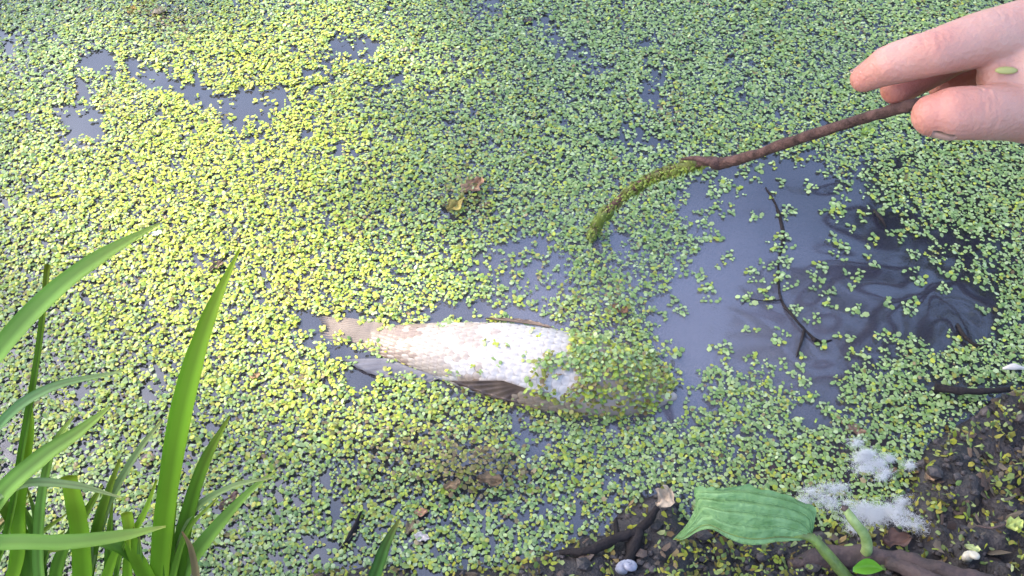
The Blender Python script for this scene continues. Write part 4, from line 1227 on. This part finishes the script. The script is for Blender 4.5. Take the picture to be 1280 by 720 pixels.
# ------------------------------------------------------------------ trees round the pond (out of frame: they shade it and stand in its reflection)
LIT = [(230, -60), (470, -40), (520, 90), (440, 230), (560, 300), (720, 400), (700, 470), (560, 520), (420, 520), (300, 520), (180, 440), (40, 430), (-60, 340), (-40, 200), (40, 90)]  # sun patch on the water: crown leaves that would shade it are dropped


def leaves(mb, pts, s0_, s1_):
    n = len(pts)
    a = rng.normal(size=(n, 3)); a /= np.linalg.norm(a, axis=1)[:, None]
    b = np.cross(a, rng.normal(size=(n, 3))); b /= np.linalg.norm(b, axis=1)[:, None]
    s = rng.uniform(s0_, s1_, n)[:, None]
    v = np.stack([pts - a * s, pts - b * s * .45, pts + a * s, pts + b * s * .45], 1).reshape(-1, 3)
    q = np.arange(n * 4).reshape(n, 4)
    mb.add(v, None, q)


centre = W(560, 340)
c_sun = centre + SUN * 9.0
tz = gz(c_sun[0] - 1.0, c_sun[1] + 0.6)
base = np.array([c_sun[0] + 0.3, c_sun[1] + 1.75, tz])  # unseen trunk set aside so its shadow misses the view
t = empty('shade_tree', base); tag(t, 'unseen leafy tree on the far left, crown opened for the sun patch', 'tree')
mb = MB()
tube(mb, np.array([(0, 0, -.2), (.1, 0, 1.5), (.3, -.2, 3.2), (.7, -.5, 5.2), (1.0, -.7, 7.4)]), [.24, .2, .17, .12, .05], 12, n=30, lump=.1)
for k in range(14):
    a = k * 2.4; z0 = 3.0 + k * .28
    s_ = np.array([.3 + (z0 - 3.2) * .18, -.2 - (z0 - 3.2) * .13, z0])
    tube(mb, [s_, s_ + np.array([math.cos(a) * .8, max(-.5, math.sin(a) * .8), .5]), s_ + np.array([math.cos(a) * 1.9, max(-.9, math.sin(a) * 1.9), .9])], [.07, .05, .015], 7, n=10)
mb.build('trunk', M['trunk'], t)
n_l = 15000
q = rng.normal(size=(n_l, 3)); q /= np.linalg.norm(q, axis=1)[:, None]
q *= (rng.random(n_l) ** (1 / 2.3))[:, None] * np.array([2.7, 2.7, 2.1])
pts = c_sun + q
tpr = pts[:, 2] / SUN[2]
land = pts - SUN[None] * tpr[:, None]
lx, ly = to_px(land)
sdl = poly_sd(lx + 60 * (fbm(lx / 150, ly / 110, 5, 2) - .5), ly + 40 * (fbm(lx / 150, ly / 110, 6, 2) - .5), LIT)
keep_l = rng.random(n_l) > sstep(-70, 20, sdl) * 0.985
mb = MB(); leaves(mb, pts[keep_l] - base, .05, .10)
mb.build('crown', M['tree_leaf'], t)

# tree whose limbs are mirrored in the open water on the right
rp_ = W(1075, 300); dirv = rp_ - CAM; dirv /= np.linalg.norm(dirv); refl = dirv * np.array([1, 1, -1])
c_ref = rp_ + refl * 7.0
hor = np.array([refl[0], refl[1], 0]); hor /= np.linalg.norm(hor); sidev = np.array([hor[1], -hor[0], 0])
upv = np.cross(sidev, refl); upv = upv if upv[2] > 0 else -upv
base = np.array([c_ref[0] + 2.0, c_ref[1] + .6, 0]); base[2] = gz(base[0], base[1])
t = empty('overhanging_tree', base); tag(t, 'sparse dark tree leaning out over the far right water', 'tree')
mb = MB()
q0 = c_ref - base


def RR(a, b, c_=0.0): return q0 + sidev * a + upv * b + refl * c_


tube(mb, [np.array([0, 0, -.3]), np.array([-.2, 0, 1.6]), RR(.9, -1.2, .3), RR(.55, -.2), RR(.2, .7), RR(.0, 1.8)], [.24, .2, .17, .13, .10, .05], 10, n=30)
tube(mb, [RR(.55, -.2), RR(.25, -.1), RR(-.1, .1), RR(-.5, .9)], [.10, .09, .07, .03], 8, n=16)
tube(mb, [RR(.75, -.8), RR(.3, -.75), RR(.0, -.6), RR(-.5, -.35)], [.08, .07, .06, .02], 8, n=16)
tube(mb, [RR(.55, -.2), RR(.6, .5), RR(.45, 1.1)], [.08, .07, .04], 8, n=14)
tube(mb, [RR(.7, -.6), RR(.95, .1), RR(1.1, .6), RR(1.2, 1.2)], [.12, .10, .07, .03], 8, n=16)
mb.build('trunk', M['trunk'], t)
mb = MB()
for (a, b, s, n_) in ((.12, .30, .12, 120), (.45, -.15, .15, 200), (.85, -.45, .20, 300), (.30, -.65, .12, 110), (1.25, .7, .3, 420), (.7, -1.1, .25, 420), (1.35, -.9, .4, 700), (.25, 1.3, .35, 500), (-.35, .9, .15, 180)):
    leaves(mb, RR(a, b)[None] + rng.normal(size=(n_, 3)) * s, .04, .08)
mb.build('crown', M['tree_leaf'], t)
